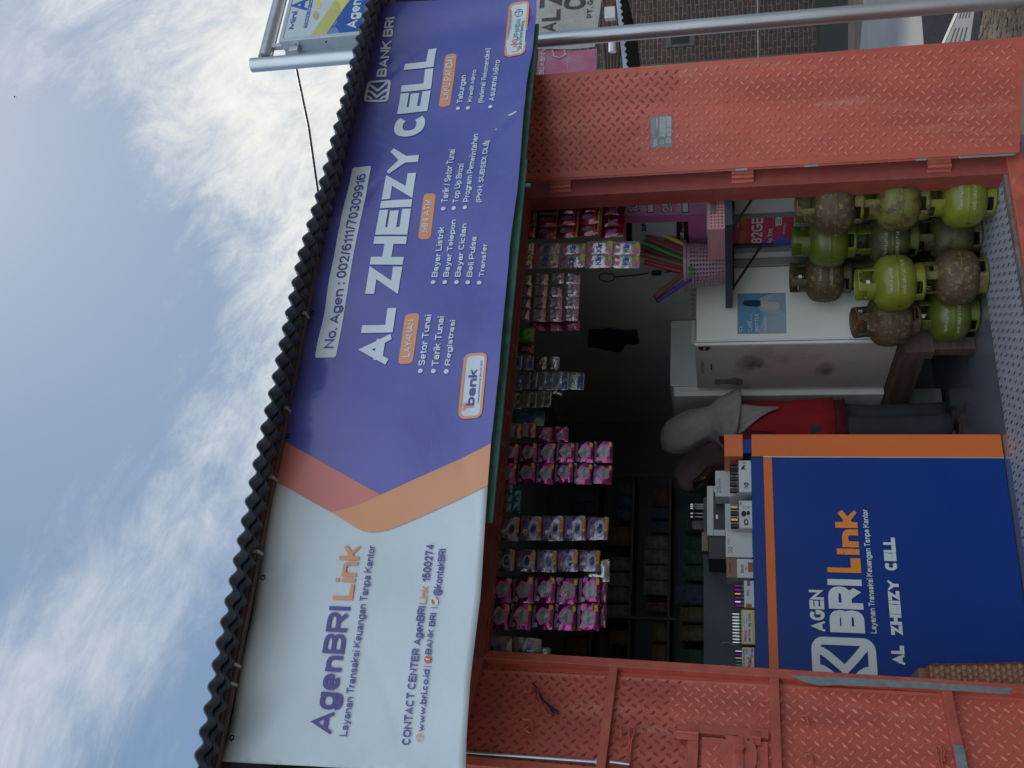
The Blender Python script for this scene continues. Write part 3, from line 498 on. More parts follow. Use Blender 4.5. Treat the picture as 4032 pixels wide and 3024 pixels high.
for u_ in (-1.4, 1.6):
    q = ppx(2200, 150) + PU*u_ + PN*.08; m.tube([Vector((q.x, q.y, GZ)), Vector((q.x, q.y, 2.9))], .025)
q = ppx(2100, 150) + PN*.08; m.tube([Vector((q.x, q.y, 2.88))-PU*1.45, Vector((q.x, q.y, 2.88))+PU*1.65], .02); tag(m.build('banner_frame'), 'thin rusty frame that carries the white and pink banners', 'frame')
# ------------------------------------------------------------------ kiosk building
kiosk = thing('shop_kiosk', 'red steel kiosk shop with open diamond-plate doors and a corrugated roof', 'shop', (2.0, F0, 0))
XL, XR, JL, JR, YB = -.55, 3.38, .72, 3.207, 7.6
# floor: patterned strip in front, plain inside
TF = bpy.data.materials.new('ribbed_grey_floor_tile'); TF.use_nodes = True; b = TF.node_tree.nodes['Principled BSDF']; b.inputs['Base Color'].default_value = (.155, .165, .19, 1); b.inputs['Roughness'].default_value = .38
FLO = mat('ribbed_tile_body', (.42, .44, .49), (.36, .38, .43), 4, rough=.42); FLI = mat('polished_grey_tile', (.17, .19, .23), (.14, .16, .20), 2, rough=.14, coat=.2)
m = MB(FLO, mat('tile_rib_dark', (.035, .04, .05), rough=.5), mat('tile_rib_light', (.42, .45, .50), rough=.35)); m.box(XL, XR, F0+.05, 4.83, -.25, 0, FLO)
pitch = .046; i = 0; y = F0+.055; row = 0
while y < 4.79:                                         # short ribs in staggered rows, alternately light and dark
    x = .75 + (row % 2)*pitch*.5; ln_ = .052 if row % 2 else .036
    while x < XR-.03:
        m.face([(x, y, .003), (x+.007, y, .003), (x+.007, y+ln_, .003), (x, y+ln_, .003)], m.m[1 + row % 2]); x += pitch
    y += .040; row += 1
m.build('patterned_floor', kiosk)
m = MB(FLI); m.box(XL, XR, 4.83, YB, -.25, -.001)
m.face([(XL, 4.828, .0005), (XR, 4.828, .0005), (XR, 4.836, .0005), (XL, 4.836, .0005)], ALU); m.build('tiled_floor', kiosk)
m = MB(WALLG, mat('red_outer_sheet', (.33, .07, .05), rough=.5)); m.box(XR, XR+.02, F0+.06, YB, -.02, 3.3); m.build('right_wall', kiosk)
m = MB(mat('red_outer_sheet', (0, 0, 0))); m.box(XR+.021, XR+.05, F0+.03, YB, -.2, 3.3); m.box(XL-.05, XL-.021, F0+.03, YB, -.2, 3.3); m.box(XL-.05, XR+.05, YB+.02, YB+.05, -.2, 3.3); m.build('outer_sheet', kiosk)
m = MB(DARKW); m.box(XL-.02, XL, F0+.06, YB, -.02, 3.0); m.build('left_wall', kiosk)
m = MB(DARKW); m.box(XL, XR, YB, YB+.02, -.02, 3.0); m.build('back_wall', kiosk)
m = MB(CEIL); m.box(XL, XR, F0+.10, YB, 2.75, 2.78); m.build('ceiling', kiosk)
m = MB(ROOF)
for x in (-.4, 1.5, 3.4): m.box(x, x+.04, 3.7, 7.5, 3.19, 3.235, ROOF)
m.build('rafters', kiosk)
m = MB(GREEN); m.box(XL-.05, 3.9, F0+.012, F0+.03, 2.46, 3.27); m.build('upper_front_sheet', kiosk)
m = MB(mat('red_outer_sheet', (0, 0, 0))); m.box(XL-.05, JL-.05, F0+.02, F0+.05, -.2, 2.46); m.build('front_sheet', kiosk)
# door frame
JMB = mat('shaded_jamb_paint', (.33, .068, .05), (.25, .052, .042), 9, rough=.5, bump=.2, bsc=50, rust=(.30, .16, .13), rthr=(.66, .74), rsc=12)  # red paint darkened: the jamb's shade is put into the colour
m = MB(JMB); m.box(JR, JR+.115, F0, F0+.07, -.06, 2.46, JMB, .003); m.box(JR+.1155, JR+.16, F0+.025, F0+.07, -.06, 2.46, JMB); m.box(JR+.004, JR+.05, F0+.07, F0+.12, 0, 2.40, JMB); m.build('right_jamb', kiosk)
m = MB(REDP); m.box(JL-.075, JL, F0+.002, F0+.07, -.06, 2.46, REDP, .003); m.build('left_jamb', kiosk)
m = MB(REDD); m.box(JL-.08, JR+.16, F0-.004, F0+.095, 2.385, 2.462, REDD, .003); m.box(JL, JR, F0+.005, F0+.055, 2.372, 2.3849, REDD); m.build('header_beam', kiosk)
m = MB(GREEN); m.box(1.2, 3.02, 3.692, 3.706, 2.267, 2.31, GREEN, .002); m.box(2.86, 2.875, 3.692, 3.706, 2.24, 2.2668, GREEN); m.box(3.0205, 3.9, 3.692, 3.706, 2.274, 2.31, GREEN); m.build('teal_strip', kiosk)
m = MB(REDP, mat('worn_sill', (.22, .16, .15), (.10, .085, .08), 14, rough=.7, bump=.3)); m.box(JL-.08, JR+.16, F0-.02, F0+.052, -.09, -.012, REDP, .003); m.box(JL-.02, JR+.01, F0+.006, F0+.05, -.012, .004, m.m[1], .002); m.build('sill', kiosk)
m = MB(mat('concrete_base', (.25, .25, .24), (.18, .18, .175), 6, rough=.9)); m.box(XL-.05, XR+.05, F0-.01, YB+.05, -.26, -.091); m.build('plinth', kiosk)
# roof -------------------------------------------------------------
def eave_z(x): 
    t = [(-1.4, 3.195), (.23, 3.20), (.63, 3.211), (1.16, 3.204), (1.72, 3.199), (2.36, 3.212), (2.93, 3.166), (3.31, 3.145), (3.73, 3.127), (7, 3.0)]
    for (a, za), (b_, zb) in zip(t, t[1:]):
        if x <= b_: return za + (zb-za)*(x-a)/(b_-a)
    return t[-1][1]
WP = .079; YE = 3.44
def roofgrid(x0, x1, ys, off, mt, ph=0):
    m = MB(mt); n = int((x1-x0)/WP*10); rows = []
    for y in ys:
        rows.append([m.bm.verts.new((x0+(x1-x0)*k/n, y + (.012*math.sin(3.1*(x0+(x1-x0)*k/n)) if y < 4 else 0), eave_z(x0+(x1-x0)*k/n) + .0125*math.cos(2*math.pi*((x0+(x1-x0)*k/n)/WP+ph)) + (y-YE)*.155 + off)) for k in range(n+1)])
    for a, b_ in zip(rows, rows[1:]):
        for k in range(n): m.bm.faces.new((a[k], a[k+1], b_[k+1], b_[k]))
    return m
m = roofgrid(-1.2, 5.6, [YE, 3.6, 3.8, 5, 7.9], 0.0, ROOF); ro = m.build('corrugated_roof', kiosk, smooth=50); s_ = ro.modifiers.new('s', 'SOLIDIFY'); s_.thickness = .006; s_.offset = -1
m = roofgrid(-1.1, 5.5, [3.53, 3.58, 3.63], -.010, mat('dark_ridge_filler', (.075, .09, .12), (.05, .06, .08), 30, rough=.6), .12); ro = m.build('eave_filler', kiosk, smooth=50); s_ = ro.modifiers.new('s', 'SOLIDIFY'); s_.thickness = .004
m = MB(RUSTY)
def beamz(x): return 3.515 + (-.012*x if x > 2.6 else 0) + (.031 if x > 2.6 else 0)
def bz(x): return (3.208 if x < 1.9 else 3.208 + (x-1.9)*.012 if x < 2.5 else 3.2152 - (x-2.5)*.045)
xs_ = [-.3, .6, 1.3, 1.9, 2.5, 3.1, 3.7, 4.35]
for a, b_ in zip(xs_, xs_[1:]):
    P0 = Vector((a, 3.612, bz(a))); m.obox(P0, (b_-a, 0, bz(b_)-bz(a)), (0, .032, 0), (0, 0, .033)); m.obox(P0+Vector((0, -.012, .010)), (b_-a, 0, bz(b_)-bz(a)), (0, .012, 0), (0, 0, .014))
m.build('fascia_bar', kiosk)
m = MB(ROOF)
for a, b_ in zip(xs_, xs_[1:]): m.obox(Vector((a, 3.705, bz(a)-.01)), (b_-a, 0, bz(b_)-bz(a)), (0, .06, 0), (0, 0, .07))
m.build('eave_beam', kiosk)
EVC = mat('white_cord', (0, 0, 0))
for (x, y) in ((1090, 2630), (1084, 2705), (1148, 2182), (1206, 1889), (1228, 1616), (1290, 1243), (1300+8, 817), (1400-75, 1081-500)):
    p = AY(x, y, 3.63); z = bz(p.x); m = MB(mat('white_cord', (0, 0, 0))); m.box(p.x-.006, p.x+.006, 3.594, 3.648, z-.003, z+.038, None, .001); m.build('cable_tie', kiosk)
# ------------------------------------------------------------------ right door leaf
def leaf_box(mb, O, ex, nr, a, b_, z0, z1, d0, d1, mt, bv=.0015):  # along-leaf a..b_, outwards depth d0..d1
    mb.obox(O + ex*a + nr*d0 + Vector((0, 0, z0)), ex*(b_-a), nr*(d1-d0), (0, 0, z1-z0), mt, bv)
P0 = AZ(4014, 600, -.055); ex = Vector((math.cos(R(-38)), math.sin(R(-38)), 0)); nr = Vector((-math.sin(R(38)), -math.cos(R(38)), 0)); WR = .535; HR = 2.50
rl = thing('right_door_leaf', 'open diamond-plate door leaf on the right side of the shop', 'door', tuple(P0)); rl.name = 'door_leaf'
m = MB(RED, REDP); plate(m, P0, ex, WR, HR, nr, RED, zone=lambda cx, cz: REDK if cz > 1.72+.12*math.sin(cx*9) else REDL); m.build('diamond_plate', rl, recalc=False)  # dashes change from lighter to darker above a wavy height
m = MB(REDP); leaf_box(m, P0, ex, nr, 0, WR, 0, HR, -.05, -.0015, REDP, .002); leaf_box(m, P0, ex, nr, -.012, .0, 0.01, HR, -.035, -.008, REDP); m.build('steel_frame', rl)
for z0, z1 in ((.02, .27), (.42, .47), (.93, 1.0), (1.28, 1.34)): m = MB(ZINC); leaf_box(m, P0, ex, nr, -.0135, -.0005, z0, z1, -.03, -.006, ZINC, .002); m.build('bare_metal_patch', rl)
for z in (.30, 1.25, 2.2):
    m = MB(REDP); q = P0 + ex*(-.045) + nr*(-.03) + Vector((0, 0, z)); m.tube([q, q+Vector((0, 0, .11))], .013, 12, REDP); m.obox(q-ex*.03-nr*.01, ex*.07, nr*.006, (0, 0, .11), REDP); m.build('hinge', rl, smooth=40)
# sticker on the leaf
def leafpx(x, y, O=P0, e=ex, n_=nr, off=.003): return AP(x, y, O + n_*off, n_)
st = MB(mat('grey_sticker', (.20, .25, .265), (.16, .20, .215), 30, rough=.4)); Z7 = ZOOM(2050, 250, 3.0167)
m = st; m.prism([leafpx(*Z7(x, y), off=.0035) for x, y in ((1535, 625), (1800, 612), (1805, 992), (1545, 1005))], nr*-.002)
SW = mat('sticker_silver', (.42, .45, .46), (.33, .36, .37), 60, rough=.4)
for x0, x1, y0, y1 in ((1650, 1725, 632, 868), (1733, 1790, 628, 760), (1735, 1788, 768, 812), (1738, 1788, 820, 862), (1610, 1632, 645, 770), (1580, 1597, 895, 985), (1602, 1618, 890, 980)):
    m.face([leafpx(*Z7(x, y), off=.0045) for x, y in ((x0, y0), (x1, y0), (x1, y1), (x0, y1))], SW)
for k in range(4): m.face([leafpx(*Z7(x, y), off=.0045) for x, y in ((1558+k*12, 640), (1563+k*12, 640), (1563+k*12, 870), (1558+k*12, 870))], SW)
for cx, cy, r_ in ((1755, 915, 34), (1680, 935, 24)):
    m.face([leafpx(*Z7(cx+r_*math.cos(R(a)), cy+r_*1.1*math.sin(R(a))), off=.0045) for a in range(0, 360, 24)], SW)
    m.face([leafpx(*Z7(cx-4+r_*.4*math.cos(R(a)), cy+r_*.4*math.sin(R(a))), off=.0052) for a in range(0, 360, 36)], m.m[0])
m.build('silver_label', rl, recalc=False)
# ------------------------------------------------------------------ left door leaf (its barred inner side)
H0 = Vector((.735, 4.222, -.06)); a2 = R(28.6); el = Vector((-math.cos(a2), -math.sin(a2), 0)); nl = Vector((math.sin(a2), -math.cos(a2), 0))
ll = thing('door_leaf', 'left open door leaf with steel cross bars and a small hatch', 'door', tuple(H0))
WLF = .53; HL = 2.49; TILT = -.0195
ll.rotation_mode = 'QUATERNION'; ll.rotation_quaternion = Matrix.Rotation(TILT, 3, nl).to_quaternion(); _inv = Matrix.Rotation(-TILT, 3, nl)
# plate sits behind the frame tubes by 36 mm
m = MB(RED); plate(m, H0 - nl*.036 + el*.0, el, WLF, HL, nl, RED, zone=lambda cx, cz: REDK if cz > 1.55+.1*math.sin(cx*11) else REDL); m.build('diamond_plate', ll, recalc=False)  # darker dashes on the upper part, lighter ones below
m = MB(RED); leaf_box(m, H0, el, nl, 0, WLF, 0, HL, -.042, -.0375, RED, .001); m.build('back_sheet', ll)
m = MB(REDP, ZINC); leaf_box(m, H0, el, nl, -.03, .012, 0, HL, -.036, .0, REDP, .002); m.build('hinge_stile', ll)
m = MB(ZINC)
zp = [H0 + _inv @ (AP(x, y, H0+nl*.001, nl) - H0) for x, y in ((3114, 2659), (3300, 2666), (3645, 2686), (3990, 2711), (3975, 2722), (3980, 2734), (3800, 2722), (3645, 2712), (3500, 2705), (3300, 2697), (3230, 2700), (3165, 2684))]
m.prism([Vector(p)+nl*.0004 for p in zp], -nl*.001)
for (xa, ya, xb, yb) in ((3790, 2716, 3811, 2735),):
    pass
m.build('bare_metal_patch', ll)
for z0_, z1_ in ((HL-.045, HL), (0, .04)): m = MB(REDP); leaf_box(m, H0, el, nl, .0125, WLF, z0_, z1_, -.036, 0, REDP, .002); m.build('end_rail', ll)
for z in (.500, 1.150, 1.803):
    m = MB(REDP); leaf_box(m, H0, el, nl, .0125, WLF-.04, z+.06, z+.097, -.0355, -.001, REDP, .002); m.build('cross_bar', ll)
m = MB(ZINC); leaf_box(m, H0, el, nl, .268, .42, .560, .5965, -.001, .0002, ZINC, 0); m.build('bare_metal_patch', ll)
m = MB(REDP); leaf_box(m, H0, el, nl, WLF-.04, WLF, .041, HL-.046, -.036, 0, REDP, .002); m.build('outer_stile', ll)
# hatch frame and hatch between the two lower bars
hp = lambda x, y, off=-.02: H0 + _inv @ (AP(x, y, H0+nl*off, nl) - H0)
def lz(p): return p.z - H0.z
def la(p): return (p - H0).dot(el)
hA = hp(2712, 2852); hB = hp(2752, 2890); zt, s0 = lz(hA), la(hA); zi = lz(hB); si = la(hB)
m = MB(REDP); leaf_box(m, H0, el, nl, s0, s0+.95*(si-s0), 1.255, zt, -.036, -.012, REDP, .002); leaf_box(m, H0, el, nl, si-.004, WLF-.05, zi, zt, -.036, -.0125, REDP, .002); m.build('hatch_frame', ll)
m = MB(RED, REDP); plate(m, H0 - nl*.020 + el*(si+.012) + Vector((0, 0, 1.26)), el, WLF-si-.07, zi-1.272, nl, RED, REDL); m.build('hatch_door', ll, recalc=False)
for z_ in (1.285, 1.52): m = MB(REDP); leaf_box(m, H0, el, nl, si-.028, si+.036, z_, z_+.085, -.0125, -.0095, REDP, .001); m.tube([H0+el*(si+.004)-nl*.008+Vector((0, 0, z_)), H0+el*(si+.004)-nl*.008+Vector((0, 0, z_+.085))], .006, 8, REDP); m.build('hatch_hinge', ll, smooth=40)
m = MB(REDP); lb = hp(2850, 2905); lk = hp(2965, 2905); sA = la(lb); prof = []
zc_ = lz(hp(2908, 2910)); hw = .062
pts = []
for t_ in range(9): u = t_/8; pts.append((sA + .16*u, zc_ + hw*(.82+.28*math.sin(math.pi*u)), ))
for t_ in range(9): u = 1-t_/8; pts.append((sA + .16*u, zc_ - hw*(.82+.28*math.sin(math.pi*u)), ))
m.prism([H0 + el*a + Vector((0, 0, z)) - nl*.012 for a, z in pts], nl*.010)
leaf_box(m, H0, el, nl, sA+.004, sA+.158, zc_-.02, zc_+.022, -.002, .003, REDP, .002)
g = H0 + el*(sA+.055) + Vector((0, 0, zc_)) + nl*.003; m.prism([g+Vector((0, 0, .018)), g+el*.022+Vector((0, 0, .016)), g+el*.022-Vector((0, 0, .014)), g-Vector((0, 0, .026)), g-el*.012], nl*.016)
m.build('lock_cover', ll, smooth=30)
for x, y in ((2852, 2905), (2946, 2912)): m = MB(BLK); p = hp(x, y, 0); m.tube([p-nl*.003, p+nl*.001], .004, 10, BLK); m.build('screw_hole', ll)
m = MB(GALV); p1_, p2_ = hp(1835, 2964, -.015), hp(2345, 3001, -.015); m.tube([p1_+ (p1_-p2_)*.3, p2_], .008, 10); m.tube([p2_, p2_+(p2_-p1_).normalized()*.014], .014, 8)
p1_ = hp(2402, 3000, -.012); p2_ = hp(2478, 3010, -.012); m.tube([p1_, p2_], .007, 10); m.build('bolt_rod', ll, smooth=50)
def wire(name, pts, r, mt, off=-.015):
    m = MB(mt); m.tube([hp(x, y, off) for x, y in pts], r, 8, mt); return m.build(name, ll, smooth=60)
Zb = ZOOM(2300, 2550, 3.5)
wire('loop_wire', [Zb(*p) for p in ((605, 1590), (612, 1420), (630, 1290), (618, 1160), (632, 1095), (662, 1088), (690, 1110), (697, 1160), (672, 1230), (650, 1290), (640, 1420), (620, 1640))], .0042, REDP)
wire('hook_wire', [Zb(*p) for p in ((505, 1250), (515, 1160), (490, 1055))], .0045, REDP)
Za = ZOOM(1750, 2500, 3.1667)
for pp in (((1095, 600), (1130, 650), (1150, 720), (1210, 800), (1290, 870), (1350, 970)), ((1110, 620), (1165, 690), (1215, 790), (1300, 880), (1385, 970), (1435, 975)), ((1120, 610), (1175, 700), (1235, 815), (1330, 890), (1400, 950), (1420, 990))):
    wire('black_tie', [Za(*p) for p in pp], .0034, BLK)
wire('painted_wire', [Za(*p) for p in ((1000, 700), (1060, 720), (1110, 640), (1160, 680), (1180, 790), (1230, 900), (1290, 1010), (1330, 1000))], .004, REDP)
wire('painted_wire', [Za(*p) for p in ((980, 1050), (1080, 1060), (1110, 1100), (1090, 1160), (1110, 1200), (1060, 1230), (1000, 1170), (1060, 1140))], .004, REDP)
Zc = ZOOM(2700, 2550, 3.5)
wire('bent_nail', [Zc(*p) for p in ((1560, 950), (1650, 935), (1680, 1000), (1705, 1060))], .005, REDP)
wire('bent_nail', [Zc(*p) for p in ((1605, 1470), (1700, 1465), (1745, 1500), (1765, 1590))], .005, REDP)
Zd = ZOOM(3300, 2550, 3.022)
wire('loop_wire', [Zd(*p) for p in ((1215, 1432), (1190, 1300), (1160, 1190), (1180, 1162), (1205, 1170), (1235, 1220), (1230, 1300), (1245, 1432))], .004, REDP)
wire('bent_nail', [Zd(*p) for p in ((1260, 1210), (1275, 1260), (1255, 1300), (1270, 1360))], .004, REDP)
# ------------------------------------------------------------------ shop banner
YBN = 3.66
def bdisp(x, z):
    t_ = max(0, min(1, (z-2.29)/.94))
    d = .010*math.sin(1.9*x+.6) + .006*math.sin(5.1*x+3.2*z) + .0045*math.sin(9*x-6*z+1) + .004*math.sin(3*x+14*z)
    top = max(0, (t_-.80)/.20); d += top*.009*math.sin(15*x+2*math.sin(3*x)); low = max(0, (.13-t_)/.13); d -= low*.014
    if x > 3.3: d += (x-3.3)*.014*math.sin((x-4.14)*30*(.35+.45*(3.24-z)) )
    if x < .6: d += (.6-x)*.022*math.sin((z+x)*18)
    # broad diagonal crease left of the right end
    e = (z-2.47) - (x-3.12)*-.75; d += .010*math.exp(-(e/.03)**2)*math.exp(-((x-3.2)/.3)**2)
    for x0_, z0_, sl in ((1.0, 3.1, -.5), (1.9, 3.15, .35), (2.7, 3.12, -.6), (3.6, 3.05, -.9), (.5, 2.6, .6), (1.3, 2.36, .3), (2.2, 2.35, -.25)):
        e = (z-z0_) - (x-x0_)*sl; d += .005*math.exp(-(e/.022)**2)*math.exp(-((x-x0_)/.22)**2)
    return d
def bfn(v): return Vector((v.x, v.y + bdisp(v.x, v.z), v.z))
def bhit(x, y): return AY(x, y, YBN)
def boff(k): return Vector((0, -.0022*k, 0))
bn = thing('shop_banner', 'wide white and purple vinyl banner stretched above the shop opening', 'banner', (2.2, YBN, 2.75))
TLp, TRp, BLp, BRp = bhit(870, 2999), bhit(1455, 5), bhit(1821, 3024), bhit(2106, 0)
BLp.x = TLp.x + .02; BRp = Vector((4.095, YBN, 2.288)); TRp.x = 4.12; BLp.z = 2.274
m = MB(BWHITE)
edge_b = [BLp.lerp(BRp, k/12) + Vector((0, 0, .006*math.sin(k*2.1)+.012*math.sin(math.pi*k/12))) for k in range(13)]
edge_t = [TRp.lerp(TLp, k/12) + Vector((0, 0, .004*math.sin(k*3.3))) for k in range(13)]
m.face(edge_b + edge_t); m.split(.05); o = m.build('sheet', bn, smooth=60, fn=bfn); s_ = o.modifiers.new('s', 'SOLIDIFY'); s_.thickness = .0008; s_.offset = -1
Z1 = ZOOM(700, 1500, 1.0886); Z2 = ZOOM(1000, 0, 1.0367); Z3 = ZOOM(1800, 1300, 2.2114)
def bez(p, q, r_, n=10): return [tuple((1-t)**2*a + 2*t*(1-t)*b_ + t*t*c for a, b_, c in zip(p, q, r_)) for t in [k/n for k in range(n+1)]]
def bsheet(name, pts, k, mt, h=.045, extra=None):
    m = MB(mt); m.face([Vector(p) + boff(k) for p in pts])
    if extra: extra(m)
    m.split(h); return m.build(name, bn, smooth=60, fn=bfn)
tv = [bhit(*Z1(472, 256))]; tv[0] = Vector((tv[0].x, YBN, edge_t[0].z))
def onedge(ed, x):
    for a, b_ in zip(ed, ed[1:]):
        lo_, hi_ = (a, b_) if a.x < b_.x else (b_, a)
        if lo_.x <= x <= hi_.x: return Vector((x, YBN, lo_.z + (hi_.z-lo_.z)*(x-lo_.x)/(hi_.x-lo_.x)))
xt0, xt1 = bhit(*Z1(427, 432)).x, bhit(*Z1(472, 256)).x; xb0, xb1 = bhit(*Z1(1328, 455)).x, bhit(*Z1(1350, 275)).x
vtx = bhit(*Z1(870, 493))
bsheet('printed_field', [onedge(edge_b, xb1)] + [p for p in edge_b if p.x > xb1] + [p for p in edge_t if p.x > xt1] + [onedge(edge_t, xt1), vtx], 1, BPURP)
cp = [bhit(*Z1(x, y)) for x, y in bez((872, 490), (720, 560), (650, 558), 8)]
bsheet('printed_band', [onedge(edge_t, xt0), onedge(edge_t, xt1)][::-1] + [onedge(edge_t, xt0)] * 0 + [onedge(edge_t, xt0)][:0] + [] if 0 else [onedge(edge_t, xt1), onedge(edge_t, xt0), bhit(*Z1(655, 561))] + cp[::-1][1:], 1.6, BPINK)
op = [bhit(*Z1(x, y)) for x, y in bez((655, 559), (720, 600), (760, 625), 5) + bez((760, 625), (830, 675), (960, 612), 9)[1:]]
bsheet('printed_band', [onedge(edge_b, xb1), onedge(edge_b, xb0)][::-1] + cp[:1]*0 + [] if 0 else [onedge(edge_b, xb0), onedge(edge_b, xb1), vtx] + cp[1:-1] + op, 2.2, BORAN)
def bt(s, Z, A, B, mt, bold=.02, k=3, extra=None, slant=0):
    m = MB(mt); textpx(m, s, Z(*A), Z(*B), bhit, mt, bold, boff(k), slant)
    if extra: extra(m)
    m.split(.06); return m.build('lettering', bn, fn=bfn, recalc=False)
bt('AgenBRI', Z1, (656, 1515), (650, 965), BTXT, .035); bt('Link', Z1, (748, 940), (700, 703), BTO, .03)
bt('Layanan Transaksi Keuangan Tanpa Kantor', Z1, (724, 1523), (815, 704), BTXT, .015)
bt('CONTACT CENTER AgenBRI', Z1, (991, 1560), (1030, 965), BTXT, .035); bt('Link', Z1, (1064, 957), (1041, 878), BTO, .03); bt('1500274', Z1, (1077, 858), (1062, 698), BTXT, .04)
bt('www.bri.co.id', Z1, (1052, 1503), (1056, 1238), BTXT, .035); bt('BANK BRI', Z1, (1089, 1175), (1084, 995), BTXT, .03); bt('@kontakBRI', Z1, (1125, 920), (1117, 718), BTXT, .03)
bt('|', Z1, (1088, 1228), (1058, 1224), BTXT, 0); bt('|', Z1, (1113, 975), (1085, 971), BTXT, 0)
def disc(Zc, cx, cy, r_, mt, k, name='badge', ring=False, inner=None):
    c = bhit(*Zc(cx, cy)); e = bhit(*Zc(cx+r_, cy)); rr = abs(e.z - c.z); pts = [c + Vector((rr*math.cos(R(a)), 0, rr*math.sin(R(a)))) + boff(k) for a in range(0, 360, 20)]
    m = MB(mt)
    if ring: ribbon(m, pts, rr*.16, (0, 1, 0), mt, True); ribbon(m, [c+boff(k)+Vector((rr*math.cos(a)*.4, 0, rr*math.sin(a))) for a in [R(-90+k_*20) for k_ in range(10)]], rr*.14, (0, 1, 0), mt); ribbon(m, [c+boff(k)+Vector((-rr*.9, 0, rr*.2)), c+boff(k)+Vector((rr*.9, 0, -rr*.1))], rr*.14, (0, 1, 0), mt)
    else: m.face(pts)
    if inner: text(m, inner, c + Vector((-rr*.3, 0, -rr*.55)), (rr*.6, 0, 0), (0, 0, rr*1.1), BTW, .04, boff(k+1))
    return m.build(name, bn, fn=bfn, recalc=False)
disc(Z1, 1035, 1528, 15, BTO, 3, ring=True); disc(Z1, 1075, 1196, 16, BTR, 3, inner='f'); disc(Z1, 1102, 943, 15, BTR, 3)
mk_ = MB(BTW); c = bhit(*Z1(1102, 943)); ribbon(mk_, [c+boff(4)+Vector(p) for p in ((-.016, 0, -.008), (-.002, 0, -.008), (.010, 0, .004), (.016, 0, .01))], .012, (0, 1, 0)); mk_.build('badge', bn, fn=bfn)
# right field
def panel(Z, c4, mt, k, r=.03, name='badge', border=None):
    pp = [bhit(*Z(*c)) for c in c4]; x0 = min(p.x for p in pp[:2]); x1 = max(p.x for p in pp[2:]); zb = (pp[1].z+pp[3].z)/2; zt_ = (pp[0].z+pp[2].z)/2
    pts = [Vector((x, YBN, z)) + boff(k) for x, z in rrect(x0, x1, zb, zt_, r, 5)]; m = MB(mt); m.face(pts)
    m.split(.06); m.build(name, bn, fn=bfn)
    if border:
        m = MB(border); ribbon(m, [p + boff(.8) for p in pts], .012, (0, 1, 0), border, True); m.build('badge_border', bn, fn=bfn)
    return x0, x1, zb, zt_
panel(Z2, ((252, 1462), (335, 1464), (401, 682), (480, 683)), BTW, 2, .012); bt('No. Agen : 002/6111/70309916', Z2, (328, 1427), (421, 712), BTXT, .02)
bt('AL', Z2, (548, 1492), (456, 1265), BTW, .088); bt('ZHEIZY', Z2, (591, 1205), (561, 610), BTW, .088); bt('CELL', Z2, (690, 555), (624, 207), BTW, .088)
for c4, A, B, s in ((((596, 1488), (657, 1490), (615, 1286), (674, 1288)), (638, 1462), (632, 1312), 'LAYANAN'), (((673, 975), (722, 976), (694, 797), (744, 799)), (708, 948), (700, 823), 'MINI ATM'), (((755, 430), (800, 431), (780, 224), (827, 226)), (792, 403), (787, 237), 'LAKU PANDAI')):
    panel(Z2, c4, BTO, 2, .02); bt(s, Z2, A, B, BTW, .02)
LST = [('Setor Tunai', (684, 1522), (702, 1500), (703, 1295)), ('Tarik Tunai', (737, 1523), (757, 1503), (756, 1303)), ('Registrasi', (789, 1524), (805, 1500), (806, 1318)),
       ('Bayar Listrik', (734, 1157), (751, 1135), (755, 930)), ('Bayar Telepon', (782, 1158), (797, 1135), (805, 903)), ('Bayar Cicilan', (829, 1158), (845, 1135), (849, 920)), ('Beli Pulsa', (875, 1158), (892, 1135), (889, 972)), ('Transfer', (921, 1158), (939, 1133), (934, 1000)),
       ('Tarik / Setor Tunai', (775, 857), (793, 832), (797, 614)), ('Top Up Brizzi', (818, 856), (837, 835), (835, 672)), ('Program Pemerintahan', (864, 855), (881, 832), (893, 548)), ('(PKH, SUBSIDI, DLL)', None, (930, 835), (941, 573)),
       ('Tabungan', (832, 440), (850, 418), (843, 305)), ('Kredit Mikro', (872, 438), (889, 413), (889, 280)), ('(Referral/ Rekomendasi)', None, (935, 417), (943, 194)), ('Asuransi Mikro', (965, 436), (981, 412), (978, 236))]
for s, b_, A, B in LST:
    def ext(mm, b_=b_):
        if b_: c = bhit(*Z2(*b_)); mm.face([c + Vector((.011*math.cos(R(a)), 0, .011*math.sin(R(a)))) + boff(3) for a in range(0, 360, 36)])
    bt(s, Z2, A, B, BTW, .03, extra=ext)
bt('BANK BRI', Z2, (538, 308), (541, 82), BTW, .05)
la_, lb_ = bhit(*Z2(543, 409)), bhit(*Z2(463, 328)); m = MB(BTW); logo(m, la_+boff(3), (lb_.x-la_.x, 0, 0), (0, 0, lb_.z-la_.z), (0, 1, 0), BTW, .10); m.build('logo', bn, fn=bfn)
panel(Z3, ((15, 745), (222, 765), (88, 232), (250, 262)), BWHITE, 2, .025, border=BTO)
bt('T', Z3, (150, 706), (57, 645), BTO, .06); bt('bank', Z3, (152, 668), (112, 360), BTXT, .05, slant=.05); bt('Uang Elektronik BANK BRI', Z3, (193, 650), (218, 290), BTXT, .02, slant=.1)
panel(Z2, ((1022, 210), (1105, 212), (1046, 18), (1117, 20)), BWHITE, 2, .025, border=BTO)
for s, A, B, mt in (('LA', (1075, 202), (1052, 176), BTO), ('K', (1078, 175), (1048, 160), BTR), ('U', (1077, 158), (1056, 146), GREY), ('PANDAI', (1079, 140), (1066, 70), TEAL)): bt(s, Z2, A, B, mt, .02)
disc(Z2, 1079, 47, 16, GREY, 3, ring=True)
m = MB(GREY); textpx(m, 'Branchless Banking', Z2(1090, 195), Z2(1088, 80), bhit, GREY, 0, boff(3)); m.build('lettering', bn, fn=bfn, recalc=False)
